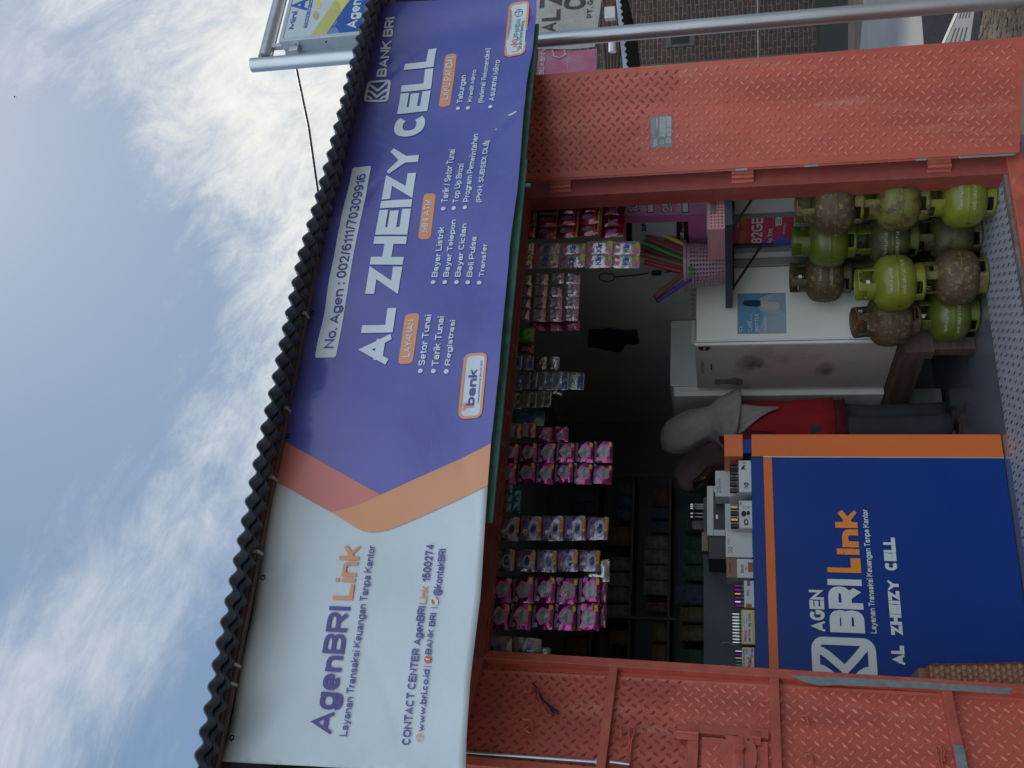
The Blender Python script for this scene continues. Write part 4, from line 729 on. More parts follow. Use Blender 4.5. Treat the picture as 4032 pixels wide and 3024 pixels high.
for k in range(7):                                      # grommets along the top edge
    x = .32 + k*.62; m = MB(CHROME); p = onedge(edge_t, x) - Vector((0, .003, .022)); ribbon(m, [p + Vector((.009*math.cos(R(a)), 0, .009*math.sin(R(a)))) for a in range(0, 360, 30)], .005, (0, 1, 0), CHROME, True); m.build('grommet', bn, fn=bfn)
# ------------------------------------------------------------------ sign post with light box
YP = 4.28
pa, pb = AY(993, 257, YP), AY(3010, 83, YP); d_ = (pb-pa)/(pb.z-pa.z); base = pa + d_*(GZ - pa.z)
sp = thing('sign_post', 'tall galvanised steel pole with a side arm standing at the right end of the shop', 'pole', tuple(base))
m = MB(GALV, mat('pole_cut_end', (.12, .07, .05), rough=.8)); m.tube([base, pa], .0445, 32, GALV, cap=True); m.build('pole', sp, smooth=50)
m = MB(GALV, RUSTY); ar0 = AY(1044, 228, YP); ar1 = AY(1190, -300, YP); m.tube([ar0, Vector((ar1.x, YP, ar0.z-.005))], .044, 28, GALV); m.build('arm', sp, smooth=50)
m = MB(mat('teal_lower_coat', (.10, .20, .19), (.14, .24, .22), 8, rough=.4)); 
m.tube([base + Vector((-.0012, .0, 0)), base + Vector((-.0012, .0, 0)) + (pa-base)*.0008], .046, 24); m.build('foot_ring', sp)
YS = 4.215; ZS = ZOOM(1080, 0, 5.53); sh = lambda x, y, o=0: AY(*ZS(x, y), YS - o)
tl_ = sh(110, 905); YS2 = YS*(ray(1095, 157).x/ray(1095, 157).y)/(ray(1117, 213).x/ray(1117, 213).y)
lbx = thing('sign_box', 'shallow metal light box sign hanging from the arm of the galvanised pole', 'sign', (tl_.x, YS, tl_.z))
SB = mat('sign_housing', (.52, .57, .60), (.46, .51, .54), 8, rough=.35, metal=.4)
xs0, zs1 = tl_.x, tl_.z; HB = .85; WB = 1.3
m = MB(SB); m.box(xs0, xs0+WB, YS+.004, YS2, zs1-HB, zs1, SB, .002); m.box(xs0-.004, xs0+.024, YS-.004, YS+.02, zs1-HB-.004, zs1+.004, SB, .002); m.box(xs0+.0241, xs0+WB, YS-.004, YS+.02, zs1-.022, zs1+.004, SB, .002); m.box(xs0-.004, xs0+.0, YS2-.02, YS2+.004, zs1-HB, zs1+.004, SB, .001); m.build('housing', lbx)
FB = mat('sign_face_white', (.58, .66, .68), (.52, .60, .62), 3, rough=.3, coat=.2); FBL = mat('sign_face_blue', (.012, .075, .36), (.02, .10, .40), 5, rough=.3); FY = mat('sign_face_yellow', (.55, .55, .16), (.46, .47, .14), 5, rough=.3); FY2 = mat('sign_face_bright_yellow', (.66, .64, .12), rough=.3); FLB = mat('sign_face_lilac', (.16, .24, .52), rough=.3)
def so(k): return YS - .0005 - .0012*k
def spoly(m, pts, k, mt): m.face([AY(*ZS(x, y), so(k)) for x, y in pts], mt)
m = MB(FB); m.face([(xs0+.02, so(0), zs1-HB), (xs0+WB, so(0), zs1-HB), (xs0+WB, so(0), zs1-.02), (xs0+.02, so(0), zs1-.02)], FB); m.build('face', lbx)
m = MB(FY); spoly(m, [(745, 835), (1090, 800), (1450, 270), (1400, 60), (1340, 0), (1440, -200), (1330, -200)][:5] + [(1320, 0)], 1, FY); spoly(m, [(1445, 265), (1420, 100), (1370, 0), (1560, -300), (1800, -300), (1640, 0)], 1, FY2)
spoly(m, [(1085, 800), (1640, 0), (1780, -260), (2300, -300), (2600, 700)], .5, FBL); spoly(m, [(1110, 780), (1240, 610), (1310, 580), (1370, 620), (1440, 755)], 1, FLB); spoly(m, [(1280, 540), (1370, 420), (1360, 500), (1310, 560)], 1, FLB); m.build('artwork', lbx)
spx = lambda k: (lambda x, y: AY(x, y, so(k)))
m = MB(FBL); textpx(m, 'Mini', ZS(412, 628), ZS(395, 255), spx(2), FBL, .03); m.build('lettering', lbx, recalc=False)
m = MB(FBL); textpx(m, 'ATM', ZS(712, 220), ZS(510, -560), spx(2), FBL, .05); m.build('lettering', lbx, recalc=False)
m = MB(FBL); spoly(m, [(637, 605), (705, 600), (960, -500), (880, -500)], 1, FBL); m.build('strip', lbx)
m = MB(WL); textpx(m, 'Transfer Dan Tarik Tunai', ZS(697, 580), ZS(850, -260), spx(2), WL, .02); m.build('lettering', lbx, recalc=False)
m = MB(WL); textpx(m, 'AgenBRI', ZS(1782, 608), ZS(1770, -420), spx(2), WL, .05); m.build('lettering', lbx, recalc=False)
for cx, cy, s in ((905, 335, 'Link'), (960, 95, '')):
    m = MB(FY2 if not s else mat('sign_gold', (.55, .38, .08), rough=.3), WL); m.face([AY(*ZS(cx+62*math.cos(R(a)), cy+95*math.sin(R(a))), so(1)) for a in range(0, 360, 20)])
    if s: textpx(m, s, ZS(925, 400), ZS(890, 268), spx(2), WL, .02)
    m.build('emblem', lbx, recalc=False)
m = MB(GALV); c = AY(*ZS(480, 1110), YS2-.05); m.obox(Vector((xs0-.05, YS2-.09, c.z-.03)), (.055, 0, 0), (0, .05, 0), (0, 0, .06), GALV, .003); m.build('bracket', lbx)
m = MB(GALV); m.obox(Vector((xs0+.005, YP-.02, zs1+.0045)), (.03, 0, 0), (0, .03, 0), (0, 0, max(.02, ar0.z-.035-zs1)), GALV); m.build('hanger', lbx)
for k in range(4): m = MB(RUSTY); m.tube([(xs0-.006, YS+.035, zs1-.1-.2*k), (xs0-.0, YS+.035, zs1-.1-.2*k)], .006, 8); m.build('rivet', lbx)
m = MB(BLK); p = AY(1166, 270, 4.9); q_ = AY(1248, 760, 4.9); m.tube([p - (q_-p)*.08, p.lerp(q_, .5)+Vector((0, 0, -.02)), q_ + (q_-p)*.35], .0085, 8); tag(m.build('power_cable', smooth=60), 'thin black cable hanging in the sky between the pole and the roof', 'cable')
bd = AY(58, 381, 40.0); m = MB(BLK, mat('bird_buff', (.35, .25, .2), rough=.9)); ax = (ray(67, 385)-ray(49, 378)).normalized()
m.tube([bd-ax*.085, bd-ax*.06, bd-ax*.02, bd+ax*.04, bd+ax*.08], [.01, .035, .04, .022, .008], 8, BLK); side = ax.cross(CF).normalized()
for s_ in (1, -1): m.prism([bd-ax*.04, bd+ax*.02, bd+ax*.01+side*.05*s_, bd-ax*.03+side*.045*s_], CF*.006, BLK)
m.prism([bd+ax*.07, bd+ax*.115+side*.035, bd+ax*.10, bd+ax*.115-side*.035], CF*.005, BLK); tag(m.build('bird', smooth=60), 'tiny dark bird flying in the blue sky', 'bird')
# ------------------------------------------------------------------ counter
YC = 4.92
ct = thing('counter', 'tall blue laminate shop counter with orange edges and big white lettering', 'counter', (1.98, YC, 0))
m = MB(BLUE); m.box(-.3, 1.978, YC+.004, YC+.5, .003, 1.116, BLUE); m.box(-.3, 1.978, YC, YC+.52, 1.161, 1.222, BLUE, .001); m.build('front_panel', ct)
m = MB(ORNG); m.box(-.3, 1.978, YC-.001, YC+.3, 1.1165, 1.1605, ORNG, .001); m.build('edge_band', ct)
m = MB(ORNG); m.box(1.984, 2.108, YC-.003, YC+.14, .003, 1.218, ORNG, .0015); m.box(1.984, 2.108, YC+.1401, YC+.9, .003, 1.216, ORNG, .001); m.build('corner_post', ct)
m = MB(ALU); m.box(1.9785, 1.9838, YC-.004, YC+.01, .003, 1.160, ALU); m.build('aluminium_strip', ct)
m = MB(BLUE); m.box(2.008, 2.085, YC+.012, YC+.85, 1.2185, 1.262, BLUE); m.build('recess', ct)
m = MB(ORNG, mat('dark_orange_inset', (.40, .035, .015), rough=.4)); m.box(1.984, 2.108, YC-.003, YC+.62, 1.2625, 1.358, ORNG, .0015); m.box(1.9815, 1.985, YC+.05, YC+.6, 1.285, 1.328, m.m[1]); m.build('top_block', ct)
cpx = lambda x, y: AY(x, y, YC)
Zk = ZOOM(3000, 1700, 1.5078); CO = Vector((0, -.0015, 0))
def ctx(s, A, B, mt, bold): m = MB(mt); textpx(m, s, Zk(*A), Zk(*B), cpx, mt, bold, CO); m.build('lettering', ct, recalc=False)
ctx('AGEN', (378, 1188), (278, 938), WL, .085); ctx('BRI', (613, 1198), (388, 874), WL, .10); ctx('L', (590, 840), (385, 747), ORL, .10); ctx('ink', (580, 732), (430, 465), ORL, .085)
ctx('Layanan Transaksi Keuangan Tanpa Kantor', (682, 1198), (592, 462), WL, .035)
ctx('AL', (853, 1387), (764, 1268), WL, .12); ctx('ZHEIZY', (838, 1210), (741, 880), WL, .12); ctx('CELL', (805, 825), (716, 628), WL, .12)
a_, b_ = cpx(*Zk(700, 1640)), cpx(*Zk(292, 1214)); m = MB(WL); logo(m, a_+CO, (b_.x-a_.x, 0, 0), (0, 0, b_.z-a_.z), (0, 1, 0), WL, .118); m.build('logo', ct)
# brown woven stool ---------------------------------------------------------
YT = 4.50; ta = AY(3612, 2612, YT); tb = AY(3620, 2700, YT)
stl = thing('stool', 'brown woven plastic stool standing in front of the blue counter', 'stool', (ta.x-.17, YT+.18, 0))
zt_ = ta.z; x1 = ta.x; x0 = x1-.34; m = MB(BROWNP); m.box(x0+.02, x1-.012, YT+.012, YT+.33, zt_-.055, zt_, BROWNP, .014); m.build('seat', stl, smooth=40)
WV = mat('woven_relief', (.34, .16, .08), (.26, .11, .055), 30, rough=.42)
def panel_leg(face):
    m = MB(BROWNP, WV)
    z0, z1 = 0.0, zt_-.045
    fl = lambda z: .030*(1-z/z1)                       # legs splay
    def P_(u, z, d=0):
        if face == 'f': return Vector((x0+.0+u*(x1-x0) + (fl(z)*(1 if u > .5 else -1)), YT - fl(z) - d, z))
        if face == 'b': return Vector((x0+u*(x1-x0) + (fl(z)*(1 if u > .5 else -1)), YT+.345 + fl(z) + d, z))
        if face == 'r': return Vector((x1 + fl(z) + d, YT+u*.345 + (fl(z)*(1 if u > .5 else -1)), z))
        return Vector((x0 - fl(z) - d, YT+u*.345 + (fl(z)*(1 if u > .5 else -1)), z))
    lw = .26; zo = .365*z1/.42 - .0
    arch = [(lw, 0)] + [(lw, zo*.80)] + [(lw + (0.5-lw)*(1-math.cos(R(a)))*.35, zo*.80 + zo*.14*math.sin(R(a))) for a in (30, 60, 90)]
    L_ = [(0, 0), (lw, 0)] + arch[1:] + [(1-a, b) for a, b in reversed(arch[1:])] + [(1-lw, 0), (1, 0), (1, z1), (0, z1)]
    a = [P_(u, z) for u, z in L_]; inn = {'f': (0, .012, 0), 'b': (0, -.012, 0), 'r': (-.012, 0, 0), 'l': (.012, 0, 0)}[face]
    m.prism(a, inn)
    ribbon(m, [P_(u, z, .003) for u, z in [(lw, 0)] + arch[1:] + [(1-a_, b) for a_, b in reversed(arch[1:])] + [(1-lw, 0)]], .008, {'f': (0, 1, 0), 'b': (0, 1, 0), 'r': (1, 0, 0), 'l': (1, 0, 0)}[face], WV)
    nn = 0
    for iz in range(24):
        z = .012 + iz*.0215
        if z > z1-.012: break
        for iu in range(17):
            u = .05 + iu*.078 + (iz % 2)*.039
            if u > .96: continue
            if z < zo*.97 and lw-.03 < u < 1-lw+.03: continue
            w_ = .034; a0, a1, b1, b0 = P_(u-w_, z, .0), P_(u+w_, z+.004, .0), P_(u+w_, z+.0185, .0), P_(u-w_, z+.0145, .0)
            c_ = [P_(u-w_*.5, z+.004, .0035), P_(u+w_*.6, z+.0055, .0035), P_(u+w_*.6, z+.0115, .0035), P_(u-w_*.5, z+.0095, .0035)]
            q = [m.bm.verts.new(v) for v in (a0, a1, b1, b0)]; t_ = [m.bm.verts.new(v) for v in c_]
            for k in range(4): f = m.bm.faces.new((q[k], q[(k+1) % 4], t_[(k+1) % 4], t_[k])); f.material_index = 1
            f = m.bm.faces.new(t_); f.material_index = 1
    return m
for fc in 'frbl': panel_leg(fc).build('leg_panel', stl, smooth=30)
# ------------------------------------------------------------------ fridges, bench, wall goods
x0, Yf = 2.83, 5.26
fr = thing('fridge', 'front white fridge with a blue drink poster on its side and a scuffed grey door', 'fridge', (x0+.28, Yf+.3, .37))
m = MB(WHT); m.box(x0+.035, XR-.012, Yf, Yf+.57, .375, 1.515, WHT, .006); m.build('body', fr)
m = MB(FDOOR, mat('scuff_stain', (.15, .13, .135), (.22, .20, .20), 8, rough=.45, lo=.3, hi=.6)); m.box(x0, x0+.034, Yf+.012, Yf+.588, .377, 1.525, FDOOR, .004); m.build('door', fr)
# soft scuffs on the door: irregular thin stains
DST = bpy.data.materials.new('door_scuffs'); DST.use_nodes = True; t = DST.node_tree; b = t.nodes['Principled BSDF']; b.inputs['Base Color'].default_value = (.10, .085, .09, 1); b.inputs['Roughness'].default_value = .5
tcn = t.nodes.new('ShaderNodeTexCoord'); g1 = t.nodes.new('ShaderNodeTexGradient'); g1.gradient_type = 'SPHERICAL'; mpn = t.nodes.new('ShaderNodeMapping'); t.links.new(tcn.outputs['Generated'], mpn.inputs[0]); mpn.inputs['Location'].default_value = (-1, -1, -1); mpn.inputs['Scale'].default_value = (2, 2, 2)
nz_ = t.nodes.new('ShaderNodeTexNoise'); nz_.inputs['Scale'].default_value = 3.5; nz_.inputs['Detail'].default_value = 6; t.links.new(tcn.outputs['Generated'], nz_.inputs['Vector'])
t.links.new(mpn.outputs[0], g1.inputs[0]); mu = t.nodes.new('ShaderNodeMath'); mu.operation = 'MULTIPLY'; t.links.new(g1.outputs['Fac'], mu.inputs[0]); t.links.new(nz_.outputs['Fac'], mu.inputs[1])
mr = t.nodes.new('ShaderNodeMapRange'); t.links.new(mu.outputs[0], mr.inputs[0]); mr.inputs[1].default_value = .12; mr.inputs[2].default_value = .5; mr.inputs[4].default_value = .6; t.links.new(mr.outputs[0], b.inputs['Alpha'])
for pp in ((2950, 3030, 1400, 1450), (2870, 3040, 1380, 1470), (3180, 3330, 1410, 1495)):
    a_, b_ = AX(pp[0], pp[3], x0-.0018), AX(pp[1], pp[2], x0-.0018); m = MB(DST); ya, yb = sorted((a_.y, b_.y)); za, zb = sorted((a_.z, b_.z)); yb = max(yb, ya+.2)
    m.face([(x0-.0018, ya, za), (x0-.0018, yb, za), (x0-.0018, yb, zb), (x0-.0018, ya, zb)]); m.build('scuff', fr)
m = MB(ALU, BLK); m.box(x0-.001, x0+.016, Yf-.004, Yf+.0115, .377, 1.525, mat('white_gasket_strip', (.82, .83, .82), rough=.35)); m.box(x0+.0165, x0+.021, Yf-.002, Yf+.0115, .377, 1.522, BLK); m.box(x0+.0215, x0+.031, Yf-.003, Yf+.0115, .377, 1.524, m.m[2]); m.build('edge_trim', fr)
Zf = ZOOM(2600, 1200, 2.0109)
fx = lambda x, y, o=.0008: AX(*Zf(x, y), x0-o)
m = MB(BLK, WL); m.face([fx(348+48*math.cos(R(a)), 343+23*math.sin(R(a))) for a in range(0, 360, 20)], BLK); 
text(m, 'fresh', fx(362, 362, .0016), (fx(362, 325, .0016)-fx(362, 362, .0016)), (0, 0, .02), WL, .0); m.build('round_sticker', fr, recalc=False)
m = MB(mat('clear_label', (.42, .40, .385), rough=.3), INK); m.face([fx(320, 435), fx(348, 437), fx(348, 550), fx(322, 548)], m.m[0]); text(m, 'PLN 2 PK', fx(340, 540, .0016), (fx(340, 455, .0016)-fx(340, 540, .0016)), (0, 0, .008), INK, .0)
m.face([fx(398, 470), fx(410, 470), fx(410, 515), fx(398, 515)], INK); m.build('small_labels', fr, recalc=False)
m = MB(mat('faded_green_sticker', (.14, .20, .09), (.28, .27, .25), 30, rough=.4)); m.face([fx(x, y) for x, y in ((430, 590), (520, 592), (590, 575), (650, 590), (658, 620), (635, 645), (560, 628), (430, 632))]); m.build('torn_sticker', fr)
pf = lambda x, y, o=.0012: AY(x, y, Yf-o); Zp = ZOOM(2500, 600, 1.4439)
SKYB = mat('poster_sky_blue', (.10, .30, .48), (.16, .36, .52), 4, rough=.4, coat=.1); PLB = mat('poster_pale_blue', (.26, .38, .47), (.33, .43, .50), 5, rough=.4)
ps = thing('cafe_poster', 'blue poster reading cafe in a bottle stuck on the white fridge side', 'poster', tuple(pf(*Zp(720, 915))))
m = MB(SKYB); m.prism([pf(*Zp(x, y)) for x, y in ((583, 803), (856, 798), (862, 1028), (583, 1032))], (0, .001, 0)); m.build('sheet', ps)
m = MB(PLB); m.face([pf(*Zp(x, y), .0018) for x, y in ((700, 1029), (860, 1026), (855, 800), (775, 801), (740, 905))]); m.build('pale_field', ps)
m = MB(mat('poster_hand', (.36, .42, .44), (.45, .50, .50), 20, rough=.5), mat('poster_bottle_navy', (.02, .05, .10), rough=.4), mat('poster_bottle_white', (.50, .52, .50), rough=.4))
H_ = m.m[0]; q = lambda pts, o, mm: m.face([pf(*Zp(x, y), o) for x, y in pts], mm)
q(((690, 855), (720, 825), (770, 806), (800, 803), (780, 825), (745, 850), (712, 880)), .0024, H_); q(((700, 885), (760, 880), (810, 890), (850, 915), (855, 945), (820, 915), (770, 912), (720, 905)), .0024, H_)
q(((612, 858), (622, 843), (690, 838), (715, 842), (715, 872), (690, 878), (625, 872)), .003, m.m[1]); q(((716, 846), (760, 848), (800, 852), (822, 862), (822, 885), (800, 892), (755, 895), (716, 880)), .003, m.m[2]); m.build('bottle_picture', ps, recalc=False)
m = MB(WL)
def ft(s, A, B, bold=.02): textpx(m, s, Zp(*A), Zp(*B), lambda x, y: pf(x, y, .0042), WL, bold)
ft('CAFÉ', (666, 1018), (643, 958)); ft('IN A', (664, 950), (654, 918)); ft('BOTTLE', (704, 1018), (681, 916)); ft('CAFFINO', (750, 1012), (731, 935)); m.build('lettering', ps, recalc=False)
m = MB(WL, BLK); m.face([pf(*Zp(602+8*math.cos(R(a)), 1003+15*math.sin(R(a))), .003) for a in range(0, 360, 24)], WL); m.face([pf(*Zp(602+3.5*math.cos(R(a)), 1003+9*math.sin(R(a))), .0042) for a in range(0, 360, 24)], BLK); m.build('emblem', ps, recalc=False)
f2 = thing('fridge', 'taller white fridge standing behind the front one with a pale door edge', 'fridge', (3.1, 6.2, .37))
m = MB(mat('greenish_white_enamel', (.66, .72, .70), (.62, .68, .66), 4, rough=.4)); m.box(2.875, XR-.01, 5.9, 6.45, .375, 1.705, None, .005); m.build('body', f2)  # duller, slightly greener white than the front fridge body
m = MB(WHT); m.box(2.80, 2.843, 5.895, 6.45, .375, 1.68, WHT, .006); m.box(2.8435, 2.872, 5.905, 6.45, .375, 1.68, WHT); m.build('door', f2)
m = MB(mat('spiral_wire', (.08, .08, .085), rough=.5, metal=.6)); 
for k in range(6):
    y = 1140 + k*19.5; c = AY(2740, y, 5.30); m.tube([c + Vector((0, .012*math.cos(R(a)), .012+.016*math.sin(R(a)))) for a in range(-60, 230, 25)], .0014, 6)
c = AY(2742, 1150, 5.28); d2 = AY(2742, 1250, 5.28); m.box(d2.x, c.x+.02, 5.29, 5.5, 1.5151, 1.519, mat('paper_pad', (.5, .49, .42), rough=.8)); tag(m.build('spiral_pad'), 'spiral bound pad lying on top of the front fridge', 'notepad')
m = MB(mat('cream_strip', (.52, .50, .40), rough=.6)); a_ = AY(2731, 1262, 5.36); b_ = AY(2731, 1358, 5.36); m.box(b_.x, a_.x, 5.355, 5.37, 1.526, 1.548, None, .002); tag(m.build('cream_batten'), 'short cream batten lying behind the spiral pad on the fridge', 'batten')
m = MB(mat('glass_tub', (.40, .47, .50), (.3, .36, .38), 10, rough=.3)); a_, b_ = AY(2845, 1563, 6.3), AY(2712, 1605, 6.3); m.box(b_.x, a_.x, 6.3, 6.5, a_.z, b_.z, None, .004); m.box(b_.x-.02, a_.x+.0, 6.28, 6.52, b_.z, b_.z+.02, None, .004); m.box(b_.x-.1, a_.x+.3, 6.25, 6.6, 0, a_.z, DARKW)
tag(m.build('display_tub'), 'pale tub on a dark cabinet behind the standing person', 'tub')
m = MB(mat('greenish_box', (.26, .29, .25), (.22, .25, .21), 5, rough=.6)); a_ = AZ(3860, 1655, .0); a_, b_ = AY(3695, 1540, 5.98), AY(3490, 1600, 5.98); m.box(b_.x-.0, a_.x+.02, 5.98, 6.35, .02, b_.z, None, .005)
for k in range(7): m.box(b_.x+.002, a_.x+.018, 5.976, 5.979, .07+k*.012, .074+k*.012, mat('box_rib', (.18, .2, .17), rough=.6))
tag(m.build('styrofoam_box'), 'pale greenish foam box on the floor under the tall fridge', 'box')
# wooden bench that carries the fridges
be = thing('wooden_bench', 'low weathered wooden bench under the fridges', 'bench', (3.05, 5.6, 0))
m = MB(WOOD); m.box(2.70, XR-.03, 5.14, 5.235, .215, .37, WOOD, .006); m.build('front_rail', be)
m = MB(WOOD); m.box(2.715, 2.80, 5.2355, 6.5, .245, .37, WOOD, .006); m.build('side_rail', be)
m = MB(WOOD); m.box(2.801, XR-.03, 5.236, 6.5, .33, .3745, WOOD, .003); m.build('top_boards', be)
for (x, y) in ((2.72, 5.15), (2.725, 6.02), (3.26, 5.15), (3.26, 6.02)): m = MB(WOOD); m.box(x, x+.075, y, y+.08, 0, .2445 if y > 5.9 else .2148, WOOD, .005); m.build('leg', be)
# shelf on the right wall -----------------------------------------------
sz = AY(2870, 1217, 5.2).z; SY0, SY1, SX = 4.357, 5.215, 3.055
za, zb = AY(2884, 1210, 5.2).z, AY(2857, 1210, 5.2).z
SHB = mat('charcoal_shelf', (.035, .042, .055), (.028, .033, .044), 8, rough=.5)
shf = thing('wall_shelf', 'dark wall shelf on steel brackets holding the plastic baskets', 'shelf', (3.2, 4.8, za))
m = MB(SHB); m.box(SX, XR-.002, SY0, SY1, za, zb, SHB, .002); m.build('board', shf)
for yb in (4.40, 5.02):
    m = MB(BLK); m.box(XR-.012, XR-.0005, yb, yb+.03, za-.24, za, BLK); m.tube([(SX+.03, yb+.015, za-.004), (XR-.012, yb+.015, za-.17)], .007, 8, BLK); m.box(SX+.02, XR-.012, yb, yb+.025, za-.012, za-.0005, BLK); m.build('bracket', shf)
# baskets
def basket_round(cx, cy, z0, r0, r1, h, mt):
    root = thing('basket', 'round mauve perforated basket full of rolled sheets on the wall shelf', 'basket', (cx, cy, z0)); m = MB(mt); n = 64; rows = 26
    vs = [[m.bm.verts.new((cx+(r0+(r1-r0)*j/rows)*math.cos(2*math.pi*k/n), cy+(r0+(r1-r0)*j/rows)*math.sin(2*math.pi*k/n), z0+h*j/rows)) for k in range(n)] for j in range(rows+1)]
    for j in range(rows):
        for k in range(n):
            if j % 2 == 1 and 1 <= j < rows-3 and k % 2 == 0: continue
            m.bm.faces.new((vs[j][k], vs[j][(k+1) % n], vs[j+1][(k+1) % n], vs[j+1][k]))
    m.bm.faces.new(list(reversed(vs[0]))); o = m.build('wall', root); s_ = o.modifiers.new('s', 'SOLIDIFY'); s_.thickness = .003
    m = MB(mt); m.lathe([(r1, h-.012), (r1+.012, h-.012), (r1+.014, h), (r1+.010, h+.006), (r1-.002, h+.004), (r1, h-.012)], (cx, cy, z0), 40, mt, False); m.build('rim', root, smooth=50)
    return root
cb = (3.215, 4.985); hb_ = AY(2693, 1052, 4.85).z - zb
rb = basket_round(cb[0], cb[1], zb, .115, .138, hb_, MAUB)
g = MB(mat('green_sticker', (.03, .18, .05), rough=.5)); 
for yy in (1063, 1087): c = AY(2719, yy, 4.86); g.box(c.x-.014, c.x+.014, 4.846, 4.852, c.z-.013, c.z+.013, None, .004)
g.build('green_tag', rb)
rolls = [((2470, 870), (2700, 960), (.60, .22, .06), .014), ((2550, 880), (2700, 975), (.55, .34, .06), .012), ((2540, 915), (2705, 985), (.20, .075, .05), .015), ((2530, 935), (2705, 1000), (.16, .07, .05), .014),
         ((2525, 955), (2700, 1020), (.12, .42, .12), .013), ((2530, 990), (2705, 1035), (.15, .06, .045), .016), ((2535, 1030), (2700, 1062), (.40, .03, .05), .014), ((2525, 1000), (2705, 1050), (.28, .06, .05), .012),
         ((2575, 1175), (2700, 1085), (.17, .065, .05), .015), ((2590, 1188), (2700, 1108), (.13, .04, .30), .015), ((2600, 960), (2700, 990), (.35, .40, .33), .010)]
Z18 = ZOOM(1900, 600, 1.8436)
rolls = [((1195, 515), (1460, 672), (.58, .22, .06), .014), ((1290, 590), (1460, 668), (.52, .36, .08), .012), ((1190, 560), (1460, 695), (.21, .085, .05), .015), ((1190, 620), (1460, 735), (.16, .06, .045), .016),
         ((1160, 655), (1455, 780), (.10, .40, .10), .013), ((1150, 690), (1455, 800), (.13, .05, .045), .014), ((1150, 735), (1455, 820), (.16, .065, .05), .017), ((1175, 795), (1455, 868), (.38, .025, .045), .016),
         ((1250, 1050), (1460, 880), (.19, .07, .05), .015), ((1265, 1078), (1460, 950), (.12, .04, .30), .015), ((1180, 600), (1460, 715), (.30, .11, .06), .011)]
nm = ['orange', 'yellow', 'tan brown', 'dark brown', 'green', 'chocolate brown', 'deep brown', 'red', 'leaning brown', 'purple', 'thin rust-coloured']
for (A, B, c_, r_), nn in zip(rolls, nm):
    yd = 4.93 + random.uniform(-.03, .06); a_ = AY(*Z18(*A), yd-.02); b_ = AY(*Z18(*B), yd); d_ = (b_-a_); k_ = (zb+.012-a_.z)/d_.z; e_ = a_ + d_*min(k_, 1.75)
    dx_ = e_ - Vector((cb[0], cb[1], e_.z)); 
    if dx_.length > .085: e_ = Vector((cb[0], cb[1], e_.z)) + dx_.normalized()*.085
    m = MB(mat('roll_'+nn.replace(' ', '_').replace('-', '_'), c_, tuple(v*.8 for v in c_), 20, rough=.55)); m.tube([a_, b_, e_], r_, 14); tag(m.build('rolled_sheet', smooth=50), nn + ' rolled sheet standing in the round mauve basket', 'roll', 'rolled sheets in the mauve basket')
# rectangular basket in front
bz = zb + .0005; bx0, bx1, by0, by1, bh = 3.062, 3.335, 4.40, 4.69, .083
rbk = thing('basket', 'low pink rectangular perforated basket at the front of the wall shelf', 'basket', (bx0, by0, bz))
m = MB(PINKB)
def gridwall(p, ex, ez, nx, nz, keep):
    vs = [[m.bm.verts.new(Vector(p)+Vector(ex)*(k/nx)+Vector(ez)*(j/nz)) for k in range(nx+1)] for j in range(nz+1)]
    for j in range(nz):
        for k in range(nx):
            if keep(k, j): m.bm.faces.new((vs[j][k], vs[j][k+1], vs[j+1][k+1], vs[j+1][k]))
kf = lambda k, j: not (k % 2 == 1 and j % 2 == 1 and j < 8 and not (9 < k < 17 and j > 3)); ks = lambda k, j: not (k % 2 == 1 and j % 2 == 1)
gridwall((bx0, by0, bz), (bx1-bx0, 0, 0), (0, 0, bh), 27, 9, kf); gridwall((bx0, by1, bz), (bx1-bx0, 0, 0), (0, 0, bh), 27, 9, kf); gridwall((bx0, by0, bz), (0, by1-by0, 0), (0, 0, bh), 37, 15, ks); gridwall((bx1, by0, bz), (0, by1-by0, 0), (0, 0, bh), 37, 15, ks)
m.face([(bx0, by0, bz), (bx1, by0, bz), (bx1, by1, bz), (bx0, by1, bz)]); o = m.build('wall', rbk); s_ = o.modifiers.new('s', 'SOLIDIFY'); s_.thickness = .0025
m = MB(PINKB); 
for a, b_, c, d in ((bx0-.005, bx1+.005, by0-.005, by0+.004), (bx0-.005, bx1+.005, by1-.004, by1+.005), (bx0-.005, bx0+.004, by0+.0041, by1-.0041), (bx1-.004, bx1+.005, by0+.0041, by1-.0041)): m.box(a, b_, c, d, bz+bh, bz+bh+.006)
m.build('rim', rbk)
m = MB(mat('grey_plate', (.16, .13, .14), rough=.5)); m.box(bx0+.10, bx0+.17, by0-.0035, by0-.0015, bz+.04, bz+.075); m.build('name_plate', rbk)
# posters on the right wall ---------------------------------------------------
PKP = mat('poster_magenta', (.52, .14, .33), (.44, .12, .28), 5, rough=.45); PKL = mat('poster_lilac', (.60, .27, .46), (.52, .22, .40), 5, rough=.45); GYP = mat('poster_grey', (.40, .41, .43), rough=.5)
wx = lambda o: (lambda x, y: AX(x, y, XR-.001-o))
pp = thing('quota_poster', 'pink data quota poster on the wall with big 10 GB and 25 GB figures', 'poster', tuple(wx(0)(2600, 800)))
m = MB(PKL); m.face([wx(.001)(*Z18(x, y)) for x, y in ((850, 200), (1622, 200), (1622, 445), (850, 462))], PKL); m.build('sheet', pp)
def wt(m, s, A, B, mt, bold=.03, o=.003): textpx(m, s, Z18(*A), Z18(*B), wx(o), mt, bold)
GW = mat('poster_white', (.66, .66, .66), rough=.5)
m = MB(GW, INK); wt(m, '10', (1142, 440), (1040, 365), INK, .10, .002); wt(m, '10', (1135, 436), (1048, 368), GW, .03, .0035); wt(m, '25', (1388, 440), (1290, 340), INK, .10, .002); wt(m, '25', (1380, 436), (1298, 345), GW, .03, .0035)
